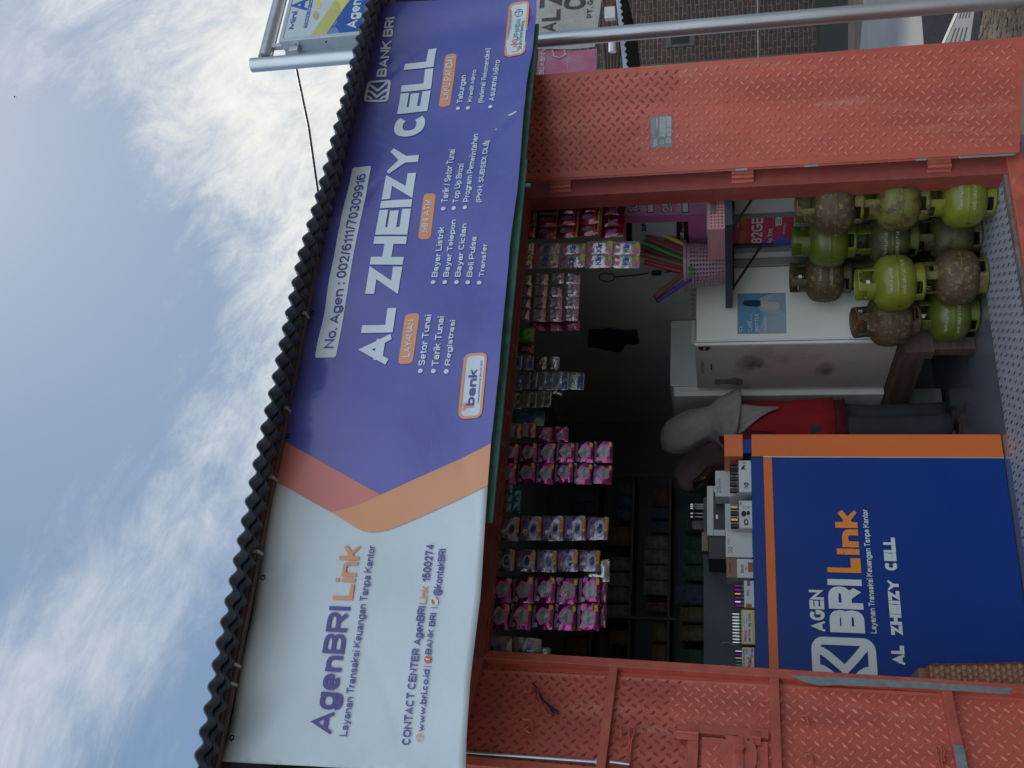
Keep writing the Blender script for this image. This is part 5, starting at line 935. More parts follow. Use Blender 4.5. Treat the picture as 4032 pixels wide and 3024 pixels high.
for cx, cy in ((1110, 335), (1360, 330)): m.face([wx(.003)(*Z18(cx+28*math.cos(R(a)), cy+26*math.sin(R(a)))) for a in range(0, 360, 24)], INK)
wt(m, 'GB', (1120, 350), (1100, 322), GW, .02, .0045); wt(m, 'GB', (1370, 345), (1350, 317), GW, .02, .0045)
for x in (1155, 1408):
    m.face([wx(.002)(*Z18(a, b)) for a, b in ((x, 320), (x+25, 318), (x+25, 360), (x, 362))], INK); m.face([wx(.002)(*Z18(a, b)) for a, b in ((x+35, 318), (x+88, 314), (x+92, 438), (x+38, 440))], INK); m.face([wx(.003)(*Z18(a, b)) for a, b in ((x+42, 323), (x+82, 320), (x+86, 430), (x+45, 434))], GW)
for k in range(5): m.face([wx(.002)(*Z18(a, b)) for a, b in ((1160+k*7, 370), (1163+k*7, 370), (1163+k*7, 428), (1160+k*7, 428))], GW); m.face([wx(.002)(*Z18(a, b)) for a, b in ((1412+k*7, 370), (1415+k*7, 370), (1415+k*7, 428), (1412+k*7, 428))], GW)
m.build('lettering', pp, recalc=False)
p2 = thing('quota_poster', 'magenta data quota poster behind the rolled sheets with a grey panel', 'poster', tuple(wx(0)(2600, 900)))
m = MB(PKP, GYP, INK); m.face([wx(.0025)(*Z18(x, y)) for x, y in ((1020, 463), (1622, 447), (1628, 665), (1030, 660))], PKP); m.face([wx(.0035)(*Z18(x, y)) for x, y in ((1045, 515), (1400, 505), (1405, 650), (1045, 655))], GYP); m.face([wx(.0035)(*Z18(x, y)) for x, y in ((1410, 505), (1492, 503), (1497, 655), (1410, 655))], INK)
m.face([wx(.0035)(*Z18(x, y)) for x, y in ((1045, 515), (1085, 514), (1085, 655), (1045, 655))], INK); m.build('sheet', p2, recalc=False)
m = MB(GW, INK); wt(m, 'KUOTA M', (1078, 640), (1058, 518), GYP, .03, .0045); wt(m, '12GB', (1465, 650), (1435, 580), GW, .04, .0045); wt(m, 'BULAN', (1462, 572), (1445, 512), GW, .0, .0045); wt(m, '3GB', (1190, 575), (1150, 515), INK, .08, .0045); m.build('lettering', p2, recalc=False)
p3 = thing('price_poster', 'red and blue poster reading 82GB below the wall shelf', 'poster', tuple(wx(0)(3000, 900)))
PR = mat('poster_red', (.50, .02, .05), (.38, .018, .06), 4, rough=.4); PB = mat('poster_navy', (.05, .06, .34), rough=.4); PV = mat('poster_violet', (.24, .03, .24), rough=.4)
w3 = lambda x, y, o: wx(o)(*Zp(x, y))
m = MB(PR, PB, PV, mat('poster_orange', (.45, .12, .04), rough=.5)); m.face([w3(x, y, .001) for x, y in ((556, 352), (905, 362), (888, 532), (556, 525))], PR); m.face([w3(x, y, .0018) for x, y in ((690, 528), (740, 490), (830, 470), (893, 485), (888, 530))], PV); m.face([w3(x, y, .0026) for x, y in ((740, 529), (780, 505), (850, 490), (890, 508), (888, 531))], PB)
m.face([w3(x, y, .0018) for x, y in ((598, 372), (638, 372), (636, 412), (597, 412))], m.m[3]); m.face([w3(x, y, .0018) for x, y in ((600, 445), (630, 440), (625, 525), (590, 524))], m.m[3]); m.build('sheet', p3, recalc=False)
m = MB(GW, INK); 
def w3t(s, A, B, mt=GW, bold=.03): textpx(m, s, Zp(*A), Zp(*B), wx(.0036), mt, bold)
w3t('82GB', (722, 515), (665, 365)); w3t('Rp 70rb', (778, 515), (758, 432), GW, .01); m.face([w3(x, y, .002) for x, y in ((800, 370), (835, 362), (835, 412), (800, 418))], GW)
for k in range(3): m.face([w3(x, y, .003) for x, y in ((805+k*10, 375), (810+k*10, 375), (810+k*10, 408), (805+k*10, 408))], GREY)
w3t('Paket Data', (590, 425), (578, 372), GW, 0); w3t('Info lebih lanjut', (852, 465), (846, 405), GW, 0); m.build('lettering', p3, recalc=False)
# conduit strips and plug on the right wall
m = MB(mat('grey_conduit', (.20, .20, .20), (.15, .15, .15), 5, rough=.5))
for y, wd, z0, z1 in ((982, .05, .2, za-.002), (1030, .055, .2, za-.002), (850, .028, .7, za-.002)):
    c = AX(3000, y, XR-.01); m.box(XR-.015, XR-.001, c.y-wd/2, c.y+wd/2, z0, z1)
tag(m.build('wall_conduits'), 'grey vertical strips on the right wall below the shelf', 'conduit')
m = MB(BLK); c = AX(2585, 1075, XR-.012); m.box(XR-.025, XR-.001, c.y-.018, c.y+.018, c.z-.03, c.z+.03, BLK, .007); c2 = AX(2420, 1090, XR-.01); m.tube([(XR-.01, c.y, c.z+.05), (XR-.01, c.y+.02, c.z+.12), (XR-.012, c2.y, c2.z)], .004, 6); m.tube([(XR-.01, c.y, c.z-.05), (XR-.01, c.y-.015, c.z-.15), (XR-.01, c.y+.03, c.z-.3)], .004, 6)
m.tube([(XR-.012, c2.y+.05*math.cos(R(a)), c2.z+.05+.05*math.sin(R(a))) for a in range(-90, 271, 24)], .003, 6); tag(m.build('wall_plug'), 'black plug with a loop of thin cable on the right wall', 'plug')
m = MB(mat('dark_cloth', (.012, .022, .038), (.02, .03, .045), 8, rough=.95)); pts = [AX(*Z18(x, y), XR-.03) for x, y in ((775, 1295), (1120, 1305), (1135, 1385), (1010, 1400), (1005, 1450), (850, 1415), (765, 1418))]; m.prism(pts, (.02, 0, 0)); m.split(.06); tag(m.build('hanging_cloth', fn=lambda v: v+Vector((-.008*math.sin(v.z*30+v.y*9), 0, 0))), 'dark cloth hanging high on the dim right wall', 'cloth')
# ------------------------------------------------------------------ gas cylinders
def sheet_ring(mb, r, z0, z1, n, rows, hole, mt):
    i = mb.mi(mt); vs = [[mb.bm.verts.new((r*math.cos(2*math.pi*k/n), r*math.sin(2*math.pi*k/n), z0+(z1-z0)*j/rows)) for k in range(n)] for j in range(rows+1)]
    for j in range(rows):
        for k in range(n):
            if hole((k+.5)/n*360, (j+.5)/rows): continue
            f = mb.bm.faces.new((vs[j][k], vs[j][(k+1) % n], vs[j+1][(k+1) % n], vs[j+1][k])); f.material_index = i
    for v in [v for v in mb.bm.verts if not v.link_faces]: mb.bm.verts.remove(v)
def solid(o, t): s_ = o.modifiers.new('solid', 'SOLIDIFY'); s_.thickness = t; s_.offset = 0; return o
CB = .149
def brad(z):                                            # body radius at height z
    zc, hh_ = .142, .112; u = abs(z-zc)/hh_
    return CB*max(0, 1-u**3.1)**(1/2.6) if u < 1 else 0
def cylinder(x, y, z, rz, kb, kc, label, txt=0, valve=True, tilt=(0, 0), num=None):
    root = thing('gas_cylinder', label, 'gas cylinder', (x, y, z), 'gas cylinders stacked at the shop entrance', R(rz)); root.rotation_euler = (R(tilt[0]), R(tilt[1]), R(rz))
    mb_, mc_ = LIME[kb], LIME[kc]
    m = MB(mc_); sheet_ring(m, .098, 0, .048, 60, 6, lambda a, t: (a % 120) > 70 and (a % 120) < 112 and t > .3 and t < 1.1, mc_); solid(m.build('foot_ring', root, smooth=60, world=False), .004)
    m = MB(mb_); pr = []
    zs = [.026 + .232*k/36 for k in range(37)]
    for z_ in zs:
        r_ = brad(z_) if .0265 < z_ < .2575 else .02
        if abs(z_-.142) < .0035: r_ += .0022
        pr.append((max(r_, .02), z_))
    m.lathe(pr, n=48); m.build('body', root, smooth=50, world=False)
    m = MB(mc_); m.lathe([(CB-.002, .1385), (CB+.0022, .1395), (CB+.0028, .142), (CB+.0022, .1445), (CB-.002, .1455)], n=48, cap=False); m.build('weld_seam', root, smooth=40, world=False)
    def hole(a, t):
        a = a % 360
        if 236 < a < 292: return .14 < t < (.92 if 244 < a < 284 else .80)
        if 322 < a < 350 or 100 < a < 128: return .34 < t < .60
        if a > 150 and a < 208: return .55 < t
        return False
    m = MB(mc_); sheet_ring(m, .084, .228, .334, 90, 14, hole, mc_); solid(m.build('collar', root, smooth=60, world=False), .0035)
    if valve:
        m = MB(mat('brass', (.35, .25, .08), rough=.4, metal=.9), mat('red_valve_cap', (.35, .02, .02), rough=.4), WHT); m.lathe([(.018, .25), (.018, .268), (.012, .27), (.012, .285), (.016, .287), (.016, .30)], n=16, m=m.m[0]); m.lathe([(.017, .3005), (.017, .312), (.012, .316)], n=16, m=m.m[1]); m.box(-.03, -.010, -.05, -.02, .272, .29, WHT); m.build('valve', root, smooth=40, world=False)
    if txt:
        TW = mat('worn_white_stencil', (.50, .52, .44), (.28, .30, .12), 70, rough=.6, lo=.45, hi=.6)
        for s, zt, a0, a1 in (('HANYA UNTUK', .172, 215, 268), ('MASYARAKAT MISKIN', .108, 212, 288)) if txt == 1 else (('HANYA UNTUK', .17, 235, 285), ('MASYARAKAT MISKIN', .11, 225, 300)):
            m = MB(TW); text(m, s, (0, 0, 0), (1, 0, 0), (0, 0, .017), TW, .015); m.split(.02)
            def wrap(v, a0=a0, a1=a1, zt=zt):
                a = R(a0+(a1-a0)*v.x); z_ = zt + v.z; r_ = brad(z_) + .0012 - v.y; return Vector((r_*math.cos(a), r_*math.sin(a), z_))
            m.build('lettering', root, world=False, fn=wrap, recalc=False)
    if num:
        TW = mat('worn_white_stencil', (0, 0, 0)); m = MB(TW); text(m, num, (0, 0, 0), (1, 0, 0), (0, 0, .022), TW, .02)
        m.build('lettering', root, world=False, recalc=False, fn=lambda v: Vector((.0868*math.cos(R(250+22*v.x)), .0868*math.sin(R(250+22*v.x)), .285+v.z)))
    return root
# angles: 0 = +x. The camera is seen from azimuth ~ -115 degrees
LZ = .318
cylinder(3.236, 4.475, .003, 0, 0, 0, 'bright lime gas cylinder at the foot of the right-hand stack by the jamb', 1, False)
cylinder(3.23, 4.470, .003+LZ, 12, 2, 2, 'olive rust-streaked gas cylinder in the middle of the right-hand stack', 0, False)
cylinder(3.232, 4.478, .003+2*LZ, -8, 3, 2, 'rusty brown gas cylinder on top of the right-hand stack', 0, False)
cylinder(3.235, 4.80, .003, 8, 4, 4, 'dark olive gas cylinder on the floor behind the bright lime one', 0, False)
cylinder(3.225, 4.80, .003+LZ, -35, 4, 1, 'dull olive gas cylinder with worn white lettering in the middle stack', 2, False)
cylinder(3.23, 4.80, .003+2*LZ, 20, 1, 1, 'green gas cylinder with a clean collar on top of the middle stack', 2, False)
cylinder(3.175, 5.085, .003, 40, 4, 4, 'dark gas cylinder on the floor against the white fridge', 0, True)
cylinder(3.165, 5.075, .003+LZ, -20, 4, 4, 'dark green gas cylinder with a visible valve in the rear stack', 0, True)
cylinder(3.17, 5.08, .003+2*LZ, -5, 3, 4, 'brown gas cylinder with rusty lettering on top of the rear stack', 2, True)
cylinder(2.965, 4.80, .003, -60, 3, 2, 'rusty olive gas cylinder on the floor numbered 27 at the front', 0, False, num='27')
cylinder(2.93, 4.775, .003+LZ, 5, 0, 0, 'bright lime gas cylinder standing on the one numbered 27', 1, True, tilt=(0, -2))
cylinder(2.885, 5.055, .003, -15, 1, 1, 'fresh green gas cylinder on the floor beside the wooden bench', 1, True)
cylinder(2.865, 5.045, .003+LZ, 40, 3, 3, 'brown tilted gas cylinder resting on the fresh green one', 0, True, tilt=(0, -11))
# ------------------------------------------------------------------ hanging sachet strips
def foil(name, c, metal=.25, rough=.24, c2=None): return mat(name, c, c2 or tuple(v*.75 for v in c), 14, rough=rough*.7, metal=min(1, metal*1.3+.1), bump=.7, bsc=16, coat=1)
FO = dict(red=foil('red_foil', (.22, .010, .022)), white=foil('white_film', (.42, .41, .40), .3, .2), pinks=foil('pink_silver_foil', (.40, .14, .26), .5, .2, (.48, .40, .44)), green=foil('green_film', (.05, .26, .04), .1),
          pant=foil('pearl_film', (.34, .36, .36), .2), silver=foil('silver_foil', (.40, .40, .39), .6, .25), teal=foil('teal_film', (.05, .16, .17), .2), rose=foil('rose_film', (.42, .13, .19), .2), maroon=foil('magenta_back_foil', (.30, .03, .12), .3),
          mag=foil('magenta_foil', (.27, .022, .15), .6, .16), lav=foil('lavender_foil', (.21, .165, .25), .45, .18), clear=foil('clear_pack', (.30, .31, .28), .2), aqua=foil('aqua_film', (.04, .24, .30), .1))
INKS = dict(navy=mat('navy_print', (.01, .03, .15), rough=.35, coat=.3), blue=mat('blue_print', (.01, .07, .35), rough=.35, coat=.3), black=mat('black_print', (.015, .014, .013), rough=.35, coat=.3), white=mat('white_print', (.27, .26, .27), rough=.3, coat=.5), yellow=mat('yellow_print', (.60, .38, .02), rough=.4),
            green=mat('green_print', (.12, .30, .05), rough=.4), pink=mat('pink_print', (.55, .08, .18), rough=.4), grey=mat('badge_grey', (.22, .26, .25), rough=.3, coat=.5), mag=mat('magenta_rim', (.55, .10, .35), rough=.35), lilac=mat('dark_lilac_print', (.13, .10, .17), rough=.4), redp=mat('red_label_print', (.42, .03, .03), rough=.4), gold=mat('gold_print', (.40, .27, .05), rough=.3, metal=.4), purple=mat('purple_print', (.10, .03, .20), rough=.4))
def sachet(kind, film, w_, h_, seed):
    rr = random.Random(seed); m = MB(FO[film]); nx, nz = 8, 8; T = .011
    def pil(u, v):
        b_ = (max(0, 1-abs(2*u-1)**3.2))**.7*(max(0, 1-abs(2*v-1)**3.2))**.7; return b_*T
    cr = [(rr.uniform(0, 6.3), rr.uniform(5, 18), rr.uniform(5, 18)) for _ in range(4)]; e1 = [rr.uniform(-.02, .02) for _ in range(6)]
    def P_(u, v, side, lift=0):
        wv = sum(math.sin(a*u+b_*v+c_) for c_, a, b_ in cr)*.0013
        du = e1[0]*math.sin(v*9+e1[1]*200)*.5; dv = e1[2]*math.sin(u*8+e1[3]*200)*.4; return Vector(((u-.5+du*(abs(2*u-1)))*w_, side*(pil(u, v)+lift) + wv*.9, (v-1+dv*(1-v))*h_))
    for side in (-1, 1):
        g = [[m.bm.verts.new(P_(i/nx, j/nz, side)) for i in range(nx+1)] for j in range(nz+1)]
        for j in range(nz):
            for i in range(nx): m.bm.faces.new((g[j][i], g[j][i+1], g[j+1][i+1], g[j+1][i]))
    def patch(pts, ink, lift=.0008, n=4):
        mm = MB(None); mm.m = []; mm.bm.faces.new([mm.bm.verts.new((u, 0, v)) for u, v in pts]); mm.split(.22)
        i = m.mi(INKS[ink]) if isinstance(ink, str) else m.mi(ink); vm = {v: m.bm.verts.new(P_(v.co.x, v.co.z, -1, lift)) for v in mm.bm.verts}
        for f in mm.bm.faces:
            q = m.bm.faces.new([vm[v] for v in f.verts]); q.material_index = i
        mm.bm.free()
    def rect(u0, u1, v0, v1, ink, lift=.0008): patch([(u0, v0), (u1, v0), (u1, v1), (u0, v1)], ink, lift)
    def circ(cu, cv, ru, rv, ink, lift=.0008, n=14, wob=0): patch([(cu+ru*(1+wob*math.sin(5*2*math.pi*k/n))*math.cos(2*math.pi*k/n), cv+rv*(1+wob*math.sin(5*2*math.pi*k/n))*math.sin(2*math.pi*k/n)) for k in range(n)], ink, lift)
    def tx(s, u0, u1, v0, v1, ink, bold=.03, lift=.0018):
        mm = MB(None); mm.m = []; text(mm, s, (u0, 0, v0), (u1-u0, 0, 0), (0, 0, v1-v0), None, bold); i = m.mi(INKS[ink]); vm = {v: m.bm.verts.new(P_(v.co.x, v.co.z, -1, lift - v.co.y)) for v in mm.bm.verts}
        for f in mm.bm.faces:
            try: q = m.bm.faces.new([vm[v] for v in f.verts]); q.material_index = i
            except Exception: pass
        mm.bm.free()
    if kind == 'red': circ(.5, .55, .22, .28, 'lilac'); rect(.0, 1, .02, .09, 'gold'); rect(.1, .9, .2, .26, 'redp')
    elif kind == 'klin': circ(.3, .82, .16, .09, 'pink'); circ(.7, .80, .14, .07, 'redp'); tx('Klin', .14, .86, .40, .62, 'blue', .05); circ(.22, .16, .15, .10, 'pink'); rect(.5, .94, .05, .13, 'yellow'); rect(.48, .84, .17, .27, 'green')
    elif kind == 'hum': rect(.12, .88, .28, .72, 'grey'); tx('fiumo', .15, .9, .36, .56, 'lilac', .03); rect(.6, .95, .04, .12, 'gold')
    elif kind == 'grn': rect(.1, .9, .12, .62, 'green'); rect(.05, .95, .02, .10, 'redp')
    elif kind in ('pb', 'pk'): rect(.03, .97, .06, .42, 'navy' if kind == 'pb' else 'black'); tx('PANTENE', .05, .95, .56, .80, 'black', 0); circ(.8, .36, .09, .12, 'gold', .0022)
    elif kind == 'teal': circ(.5, .5, .3, .25, 'navy')
    elif kind == 'down': rect(.05, .95, .5, .95, 'white'); tx('DOWNY', .08, .92, .30, .50, 'navy', .02); rect(.5, .9, .06, .18, 'yellow')
    elif kind == 'backp': rect(.15, .55, .30, .72, 'lilac')
    elif kind == 'nova': circ(.5, .45, .33, .33, 'mag', .0008, 20, .12); circ(.5, .45, .27, .27, 'grey', .0018, 20, .12); tx('MOLTO', .27, .72, .38, .52, 'lilac', .05, .0026) ; rect(.72, .94, .06, .2, 'yellow'); rect(.05, .95, .82, .96, 'lilac'); circ(.16, .78, .09, .10, 'white')
    elif kind == 'lav': rect(.08, .9, .6, .92, 'lilac'); circ(.42, .36, .33, .25, 'white', .0008); circ(.45, .36, .22, .12, 'navy', .0016); rect(.35, .96, .04, .17, 'yellow', .0014); tx('500', .45, .9, .05, .16, 'redp', .02, .0024); circ(.3, .7, .12, .13, 'white', .0016); circ(.7, .78, .1, .08, 'purple', .0016)
    elif kind == 'clear': rect(.12, .88, .2, .8, 'grey'); tx('Klin', .14, .6, .36, .56, 'blue'); rect(.62, .86, .22, .5, 'pink'); circ(.3, .72, .12, .08, 'navy', .0014)
    elif kind == 'aqua': circ(.5, .5, .3, .22, 'redp')
    return m
SC = {}
def strip(px0, px1, py0, py1, cols, rows, kind, film, label, yd, name='sachet_strip', sway=0.0, hook=True, partial=True, grp='sachet strips hanging under the header beam', rz=0):
    a_ = AY(px0, (py0+py1)/2, yd); b_ = AY(px1, (py0+py1)/2, yd); l_ = AY((px0+px1)/2, py1, yd); r_ = AY((px0+px1)/2, py0, yd)
    wtot = r_.x-l_.x; htot = a_.z-b_.z; cx = (l_.x+r_.x)/2; w_ = wtot/cols; h_ = htot/rows
    root = thing(name, label, 'sachets', (cx, yd, a_.z), grp, R(rz)); rr = random.Random(int(px1+py0*3)); skew = (AY(px1, (py0+py1)/2, yd).x - AY(px0, (py0+py1)/2, yd).x)
    for j in range(rows):
        for i in range(cols):
            key = (kind, film, round(w_, 4), round(h_, 4), rr.randint(0, 2))
            if key not in SC:
                m = sachet(kind, film, w_*.985, h_*.985, hash(str(key[2:])) % 1000 + key[4]*17); o = m.build('sachet', root, smooth=40, world=False, recalc=False); SC[key] = o
            else: o = SC[key].copy(); C.objects.link(o); o.parent = root
            o.location = ((i-(cols-1)/2)*w_ + rr.uniform(-.001, .001) + skew*(j+.5)/rows*sway, rr.uniform(-.006, .006), -j*h_); o.rotation_euler = (rr.uniform(-.12, .12), rr.uniform(-.018, .018), rr.uniform(-.16, .16))
    if hook: m = MB(INKS['grey']); m.tube([(0, 0, -.005), (0, 0, max(.004, 2.383-a_.z))], .0012, 5); m.build('string', root, world=False)
    return root
YH = 4.40
strip(2030, 2366, 787, 931, 3, 4, 'red', 'red', 'dark red glossy sachet strip hanging at the right end of the opening', YH+.02, sway=.6)
strip(2370, 2459, 795, 940, 3, 1, 'backp', 'red', 'row of red sachet backs with barcodes below the dark red strip', YH+.07, hook=False)
strip(2000, 2521, 945, 1050, 2, 5, 'klin', 'white', 'long white detergent sachet strip with Klin printed on it', YH-.02, sway=.7)
strip(2030, 2282, 1076, 1262, 4, 4, 'hum', 'pinks', 'wide pink and silver sachet sheet four packets across', YH, sway=.5)
strip(2085, 2284, 1262, 1300, 1, 3, 'backp', 'maroon', 'narrow magenta strip just left of the pink and silver sheet', YH+.03, hook=False)
strip(2040, 2106, 1290, 1348, 1, 1, 'grn', 'green', 'single green and orange sachet hanging high beside the pink sheet', YH)
strip(2036, 2104, 1350, 1388, 1, 1, 'backp', 'red', 'small red sachet behind the single green one', YH+.03)
strip(2010, 2101, 1393, 1456, 1, 2, 'pb', 'pant', 'short blue and white shampoo strip beside the silver packet backs', YH)
strip(2104, 2203, 1403, 1459, 1, 2, 'none', 'silver', 'two plain silver sachet backs below the short shampoo strip', YH+.03, hook=False)
strip(2000, 2300, 1465, 1535, 1, 5, 'pb', 'pant', 'long blue and white shampoo sachet strip reading PANTENE', YH)
strip(2000, 2172, 1539, 1608, 1, 3, 'pk', 'pant', 'black and white shampoo sachet strip reading PANTENE', YH)
strip(2172, 2215, 1535, 1556, 1, 1, 'none', 'silver', 'small silver sachet corner showing below the black shampoo strip', YH+.03, hook=False)
strip(2015, 2144, 1612, 1675, 1, 1, 'teal', 'teal', 'dark teal pouch hanging between the black and the rose strips', YH+.02)
strip(2000, 2111, 1665, 1724, 1, 2, 'down', 'rose', 'rose softener strip reading DOWNY', YH)
strip(2113, 2239, 1681, 1740, 1, 2, 'backp', 'maroon', 'two magenta sachet backs with barcodes below the rose strip', YH+.03, hook=False)
strip(1965, 2413, 1744, 1906, 2, 6, 'nova', 'mag', 'shiny magenta double sachet strip in the middle of the opening', YH, sway=.55)
strip(1980, 2017, 1905, 2018, 3, 1, 'aqua', 'aqua', 'row of small aqua and red sachets tucked under the header beam', YH)
strip(2010, 2052, 1928, 2022, 2, 1, 'none', 'aqua', 'plain aqua sachets hanging just below the red and aqua row', YH+.05, hook=False)
strip(1960, 2398, 2034, 2131, 1, 5, 'lav', 'lav', 'lavender detergent sachet strip nearest the gap in the middle', YH, sway=.5)
strip(1945, 2364, 2167, 2255, 1, 5, 'lav', 'lav', 'lavender detergent sachet strip beside the left magenta sheet', YH, sway=.5)
strip(2300, 2402, 2204, 2292, 1, 1, 'none', 'silver', 'silver sachet back peeping out below the left lavender strip', YH+.04, hook=False)
strip(1925, 2363, 2276, 2488, 2, 5, 'nova', 'mag', 'shiny magenta double sachet strip at the left end of the opening', YH, sway=.55)
strip(2355, 2390, 2286, 2472, 2, 1, 'backp', 'maroon', 'magenta sachet row showing below the left magenta sheet', YH+.05, hook=False)
strip(1910, 2132, 2509, 2584, 1, 2, 'clear', 'clear', 'clear detergent packs with blue Klin print by the left jamb', YH)
strip(2128, 2166, 2548, 2594, 1, 1, 'none', 'clear', 'small clear pack corner below the left jamb packs', YH+.03, hook=False)
# ------------------------------------------------------------------ things on the counter
ZQ = ZOOM(2500, 1700, 1.659); ZW = ZOOM(2500, 1700, 3.686); CT = 1.2225
def boxpx(name, label, cat, x0p, x1p, y0p, y1p, Z, yf, depth, mt=CARD, z0=None, bv=.0012, lid=True, grp=None):
    a_ = AY(*Z(x1p, y1p), yf); b_ = AY(*Z(x0p, y0p), yf); z0 = CT if z0 is None else z0; root = thing(name, label, cat, (a_.x, yf, z0), grp)
    m = MB(mt)
    if lid: m.box(a_.x, b_.x, yf, yf+depth, z0, b_.z, mt, bv)
    else:
        t_ = .002; m.box(a_.x, b_.x, yf, yf+t_, z0, b_.z, mt); m.box(a_.x, b_.x, yf+depth-t_, yf+depth, z0, b_.z+.0, mt); m.box(a_.x, a_.x+t_, yf+t_, yf+depth-t_, z0, b_.z, mt); m.box(b_.x-t_, b_.x, yf+t_, yf+depth-t_, z0, b_.z, mt); m.box(a_.x+t_, b_.x-t_, yf+t_, yf+depth-t_, z0, z0+t_, mt)
    m.build('carton', root); return root, a_, b_
def scrawl(root, Z, s, A, B, yf, mt=INK, bold=.0, slant=.05): m = MB(mt); textpx(m, s, Z(*A), Z(*B), lambda x, y: AY(x, y, yf-.0012), mt, bold, Vector((0, 0, 0)), slant); m.build('lettering', root, recalc=False)
def blot(root, Z, pts, yf, mt=INK): m = MB(mt); m.face([AY(*Z(x, y), yf-.0012) for x, y in pts]); m.build('marker_blot', root)
B1, a1, b1 = boxpx('display_box', 'white display box marked 30 with black lids at the right end of the counter', 'box', 1505, 1680, 418, 870, ZW, YC+.03, .17, lid=False)
scrawl(B1, ZW, '3', (1640, 832), (1585, 790), YC+.03, INK, .02); scrawl(B1, ZW, '0', (1655, 785), (1582, 738), YC+.03, INK, .08); scrawl(B1, ZW, 'K', (1605, 470), (1565, 432), YC+.03)
blot(B1, ZW, ((1545, 550), (1540, 530), (1580, 485), (1600, 490), (1590, 520), (1605, 555), (1570, 545)), YC+.03)
m = MB(CARD); a_ = AY(*ZW(1690, 1000), YC+.02); b_ = AY(*ZW(1510, 875), YC+.02); m.prism([(a1.x-.001, YC+.032, CT), (a1.x-.001, YC+.2, CT), (a1.x-.001, YC+.2, b1.z+.05), (a1.x-.001, YC+.12, b1.z+.05), (a1.x-.001, YC+.032, b1.z-.004)], (-.002, 0, 0)); m.build('side_flap', B1)
B2, a2_, b2_ = boxpx('display_box', 'white display box with crossed out prices on the counter', 'box', 1510, 1685, 1000, 1395, ZW, YC+.03, .17, lid=False)
scrawl(B2, ZW, '25', (1555, 1075), (1520, 1018), YC+.03); scrawl(B2, ZW, 'K', (1605, 1112), (1562, 1080), YC+.03); scrawl(B2, ZW, 'K', (1662, 1108), (1622, 1074), YC+.03)
blot(B2, ZW, [(1580+38*math.cos(R(a)), 1190+45*math.sin(R(a))) for a in range(0, 360, 30)], YC+.03); blot(B2, ZW, [(1645+25*math.cos(R(a)), 1180+33*math.sin(R(a))) for a in range(0, 360, 30)], YC+.03); 
m = MB(INK); ribbon(m, [AY(*ZW(1615+(34-k*.6)*math.cos(R(a)), 1310+(48-k)*math.sin(R(a))), YC+.0285) for k, a in enumerate(range(0, 1000, 55))], .0035, (0, 1, 0), INK); m.build('marker_blot', B2)
m = MB(CARD); m.prism([(a2_.x-.001, YC+.032, CT), (a2_.x-.001, YC+.2, CT), (a2_.x-.001, YC+.2, b2_.z+.045), (a2_.x-.001, YC+.12, b2_.z+.045), (a2_.x-.001, YC+.032, b2_.z-.004)], (-.002, 0, 0)); m.build('side_flap', B2)
ORD = ['first', 'second', 'third', 'fourth', 'fifth', 'sixth', 'seventh', 'eighth', 'ninth', 'tenth', 'eleventh', 'twelfth'] + ['%dth' % k for k in range(13, 90)]
def bottles(label, x0, x1, yc, z0, h, n, mt_cap, mt_body=GLASSB, r=None, grp='perfume bottles on the counter'):
    w_ = (x1-x0)/n; r = r or w_*.43; proto = {}
    for k in range(n):
        mc = mt_cap[k % len(mt_cap)]
        if mc.name in proto: o = proto[mc.name].copy(); C.objects.link(o); chs = [c.copy() for c in proto[mc.name].children]; [C.objects.link(c) for c in chs]; [setattr(c, 'parent', o) for c in chs]; o.location = (x0+w_*(k+.5), yc, z0)
        else:
            o = thing('bottle', label, 'bottle', (x0+w_*(k+.5), yc, z0), grp); m = MB(mt_body); m.lathe([(r, 0), (r, h*.62), (r*.6, h*.66)], n=16); m.build('glass', o, smooth=40, world=False)
            m = MB(mc); m.lathe([(r*.97, h*.665), (r*.97, h*.985), (r*.85, h)], n=16); m.build('cap', o, smooth=40, world=False); proto[mc.name] = o
        o['label'] = label + ', %s from the left' % ORD[k]
h1 = AY(*ZW(1385, 700), YC+.07).z - CT
bottles('black capped bottle in the box marked 30', a1.x+.004, b1.x-.004, YC+.075, CT+.0025, h1, 5, [BLK]); bottles('bottle in the box with crossed out prices', a2_.x+.004, b2_.x-.004, YC+.075, CT+.0025, AY(*ZW(1395, 1200), YC+.075).z-CT, 4, [BLK, GOLDC])
B3, a3, b3 = boxpx('carton', 'white carton marked 25.000 standing behind the box marked 30', 'carton', 1165, 1380, 565, 940, ZW, YC+.215, .12); scrawl(B3, ZW, '25', (1245, 895), (1190, 790), YC+.215, GREY); scrawl(B3, ZW, '.000', (1242, 780), (1205, 672), YC+.215, GREY)
B3b, _, _ = boxpx('carton', 'plain white carton standing behind the box with crossed out prices', 'carton', 1305, 1398, 1042, 1440, ZW, YC+.215, .12)
B4, a4, b4 = boxpx('carton', 'white carton marked 20 000 in the middle of the counter', 'carton', 592, 765, 648, 822, ZQ, YC+.10, .14); scrawl(B4, ZQ, '20', (637, 795), (608, 752), YC+.10, GREY); scrawl(B4, ZQ, '000', (620, 735), (606, 700), YC+.10, GREY)
B5, a5, b5 = boxpx('carton', 'brown and white carton with Bidt FM written on it', 'carton', 598, 775, 828, 955, ZQ, YC+.06, .13)
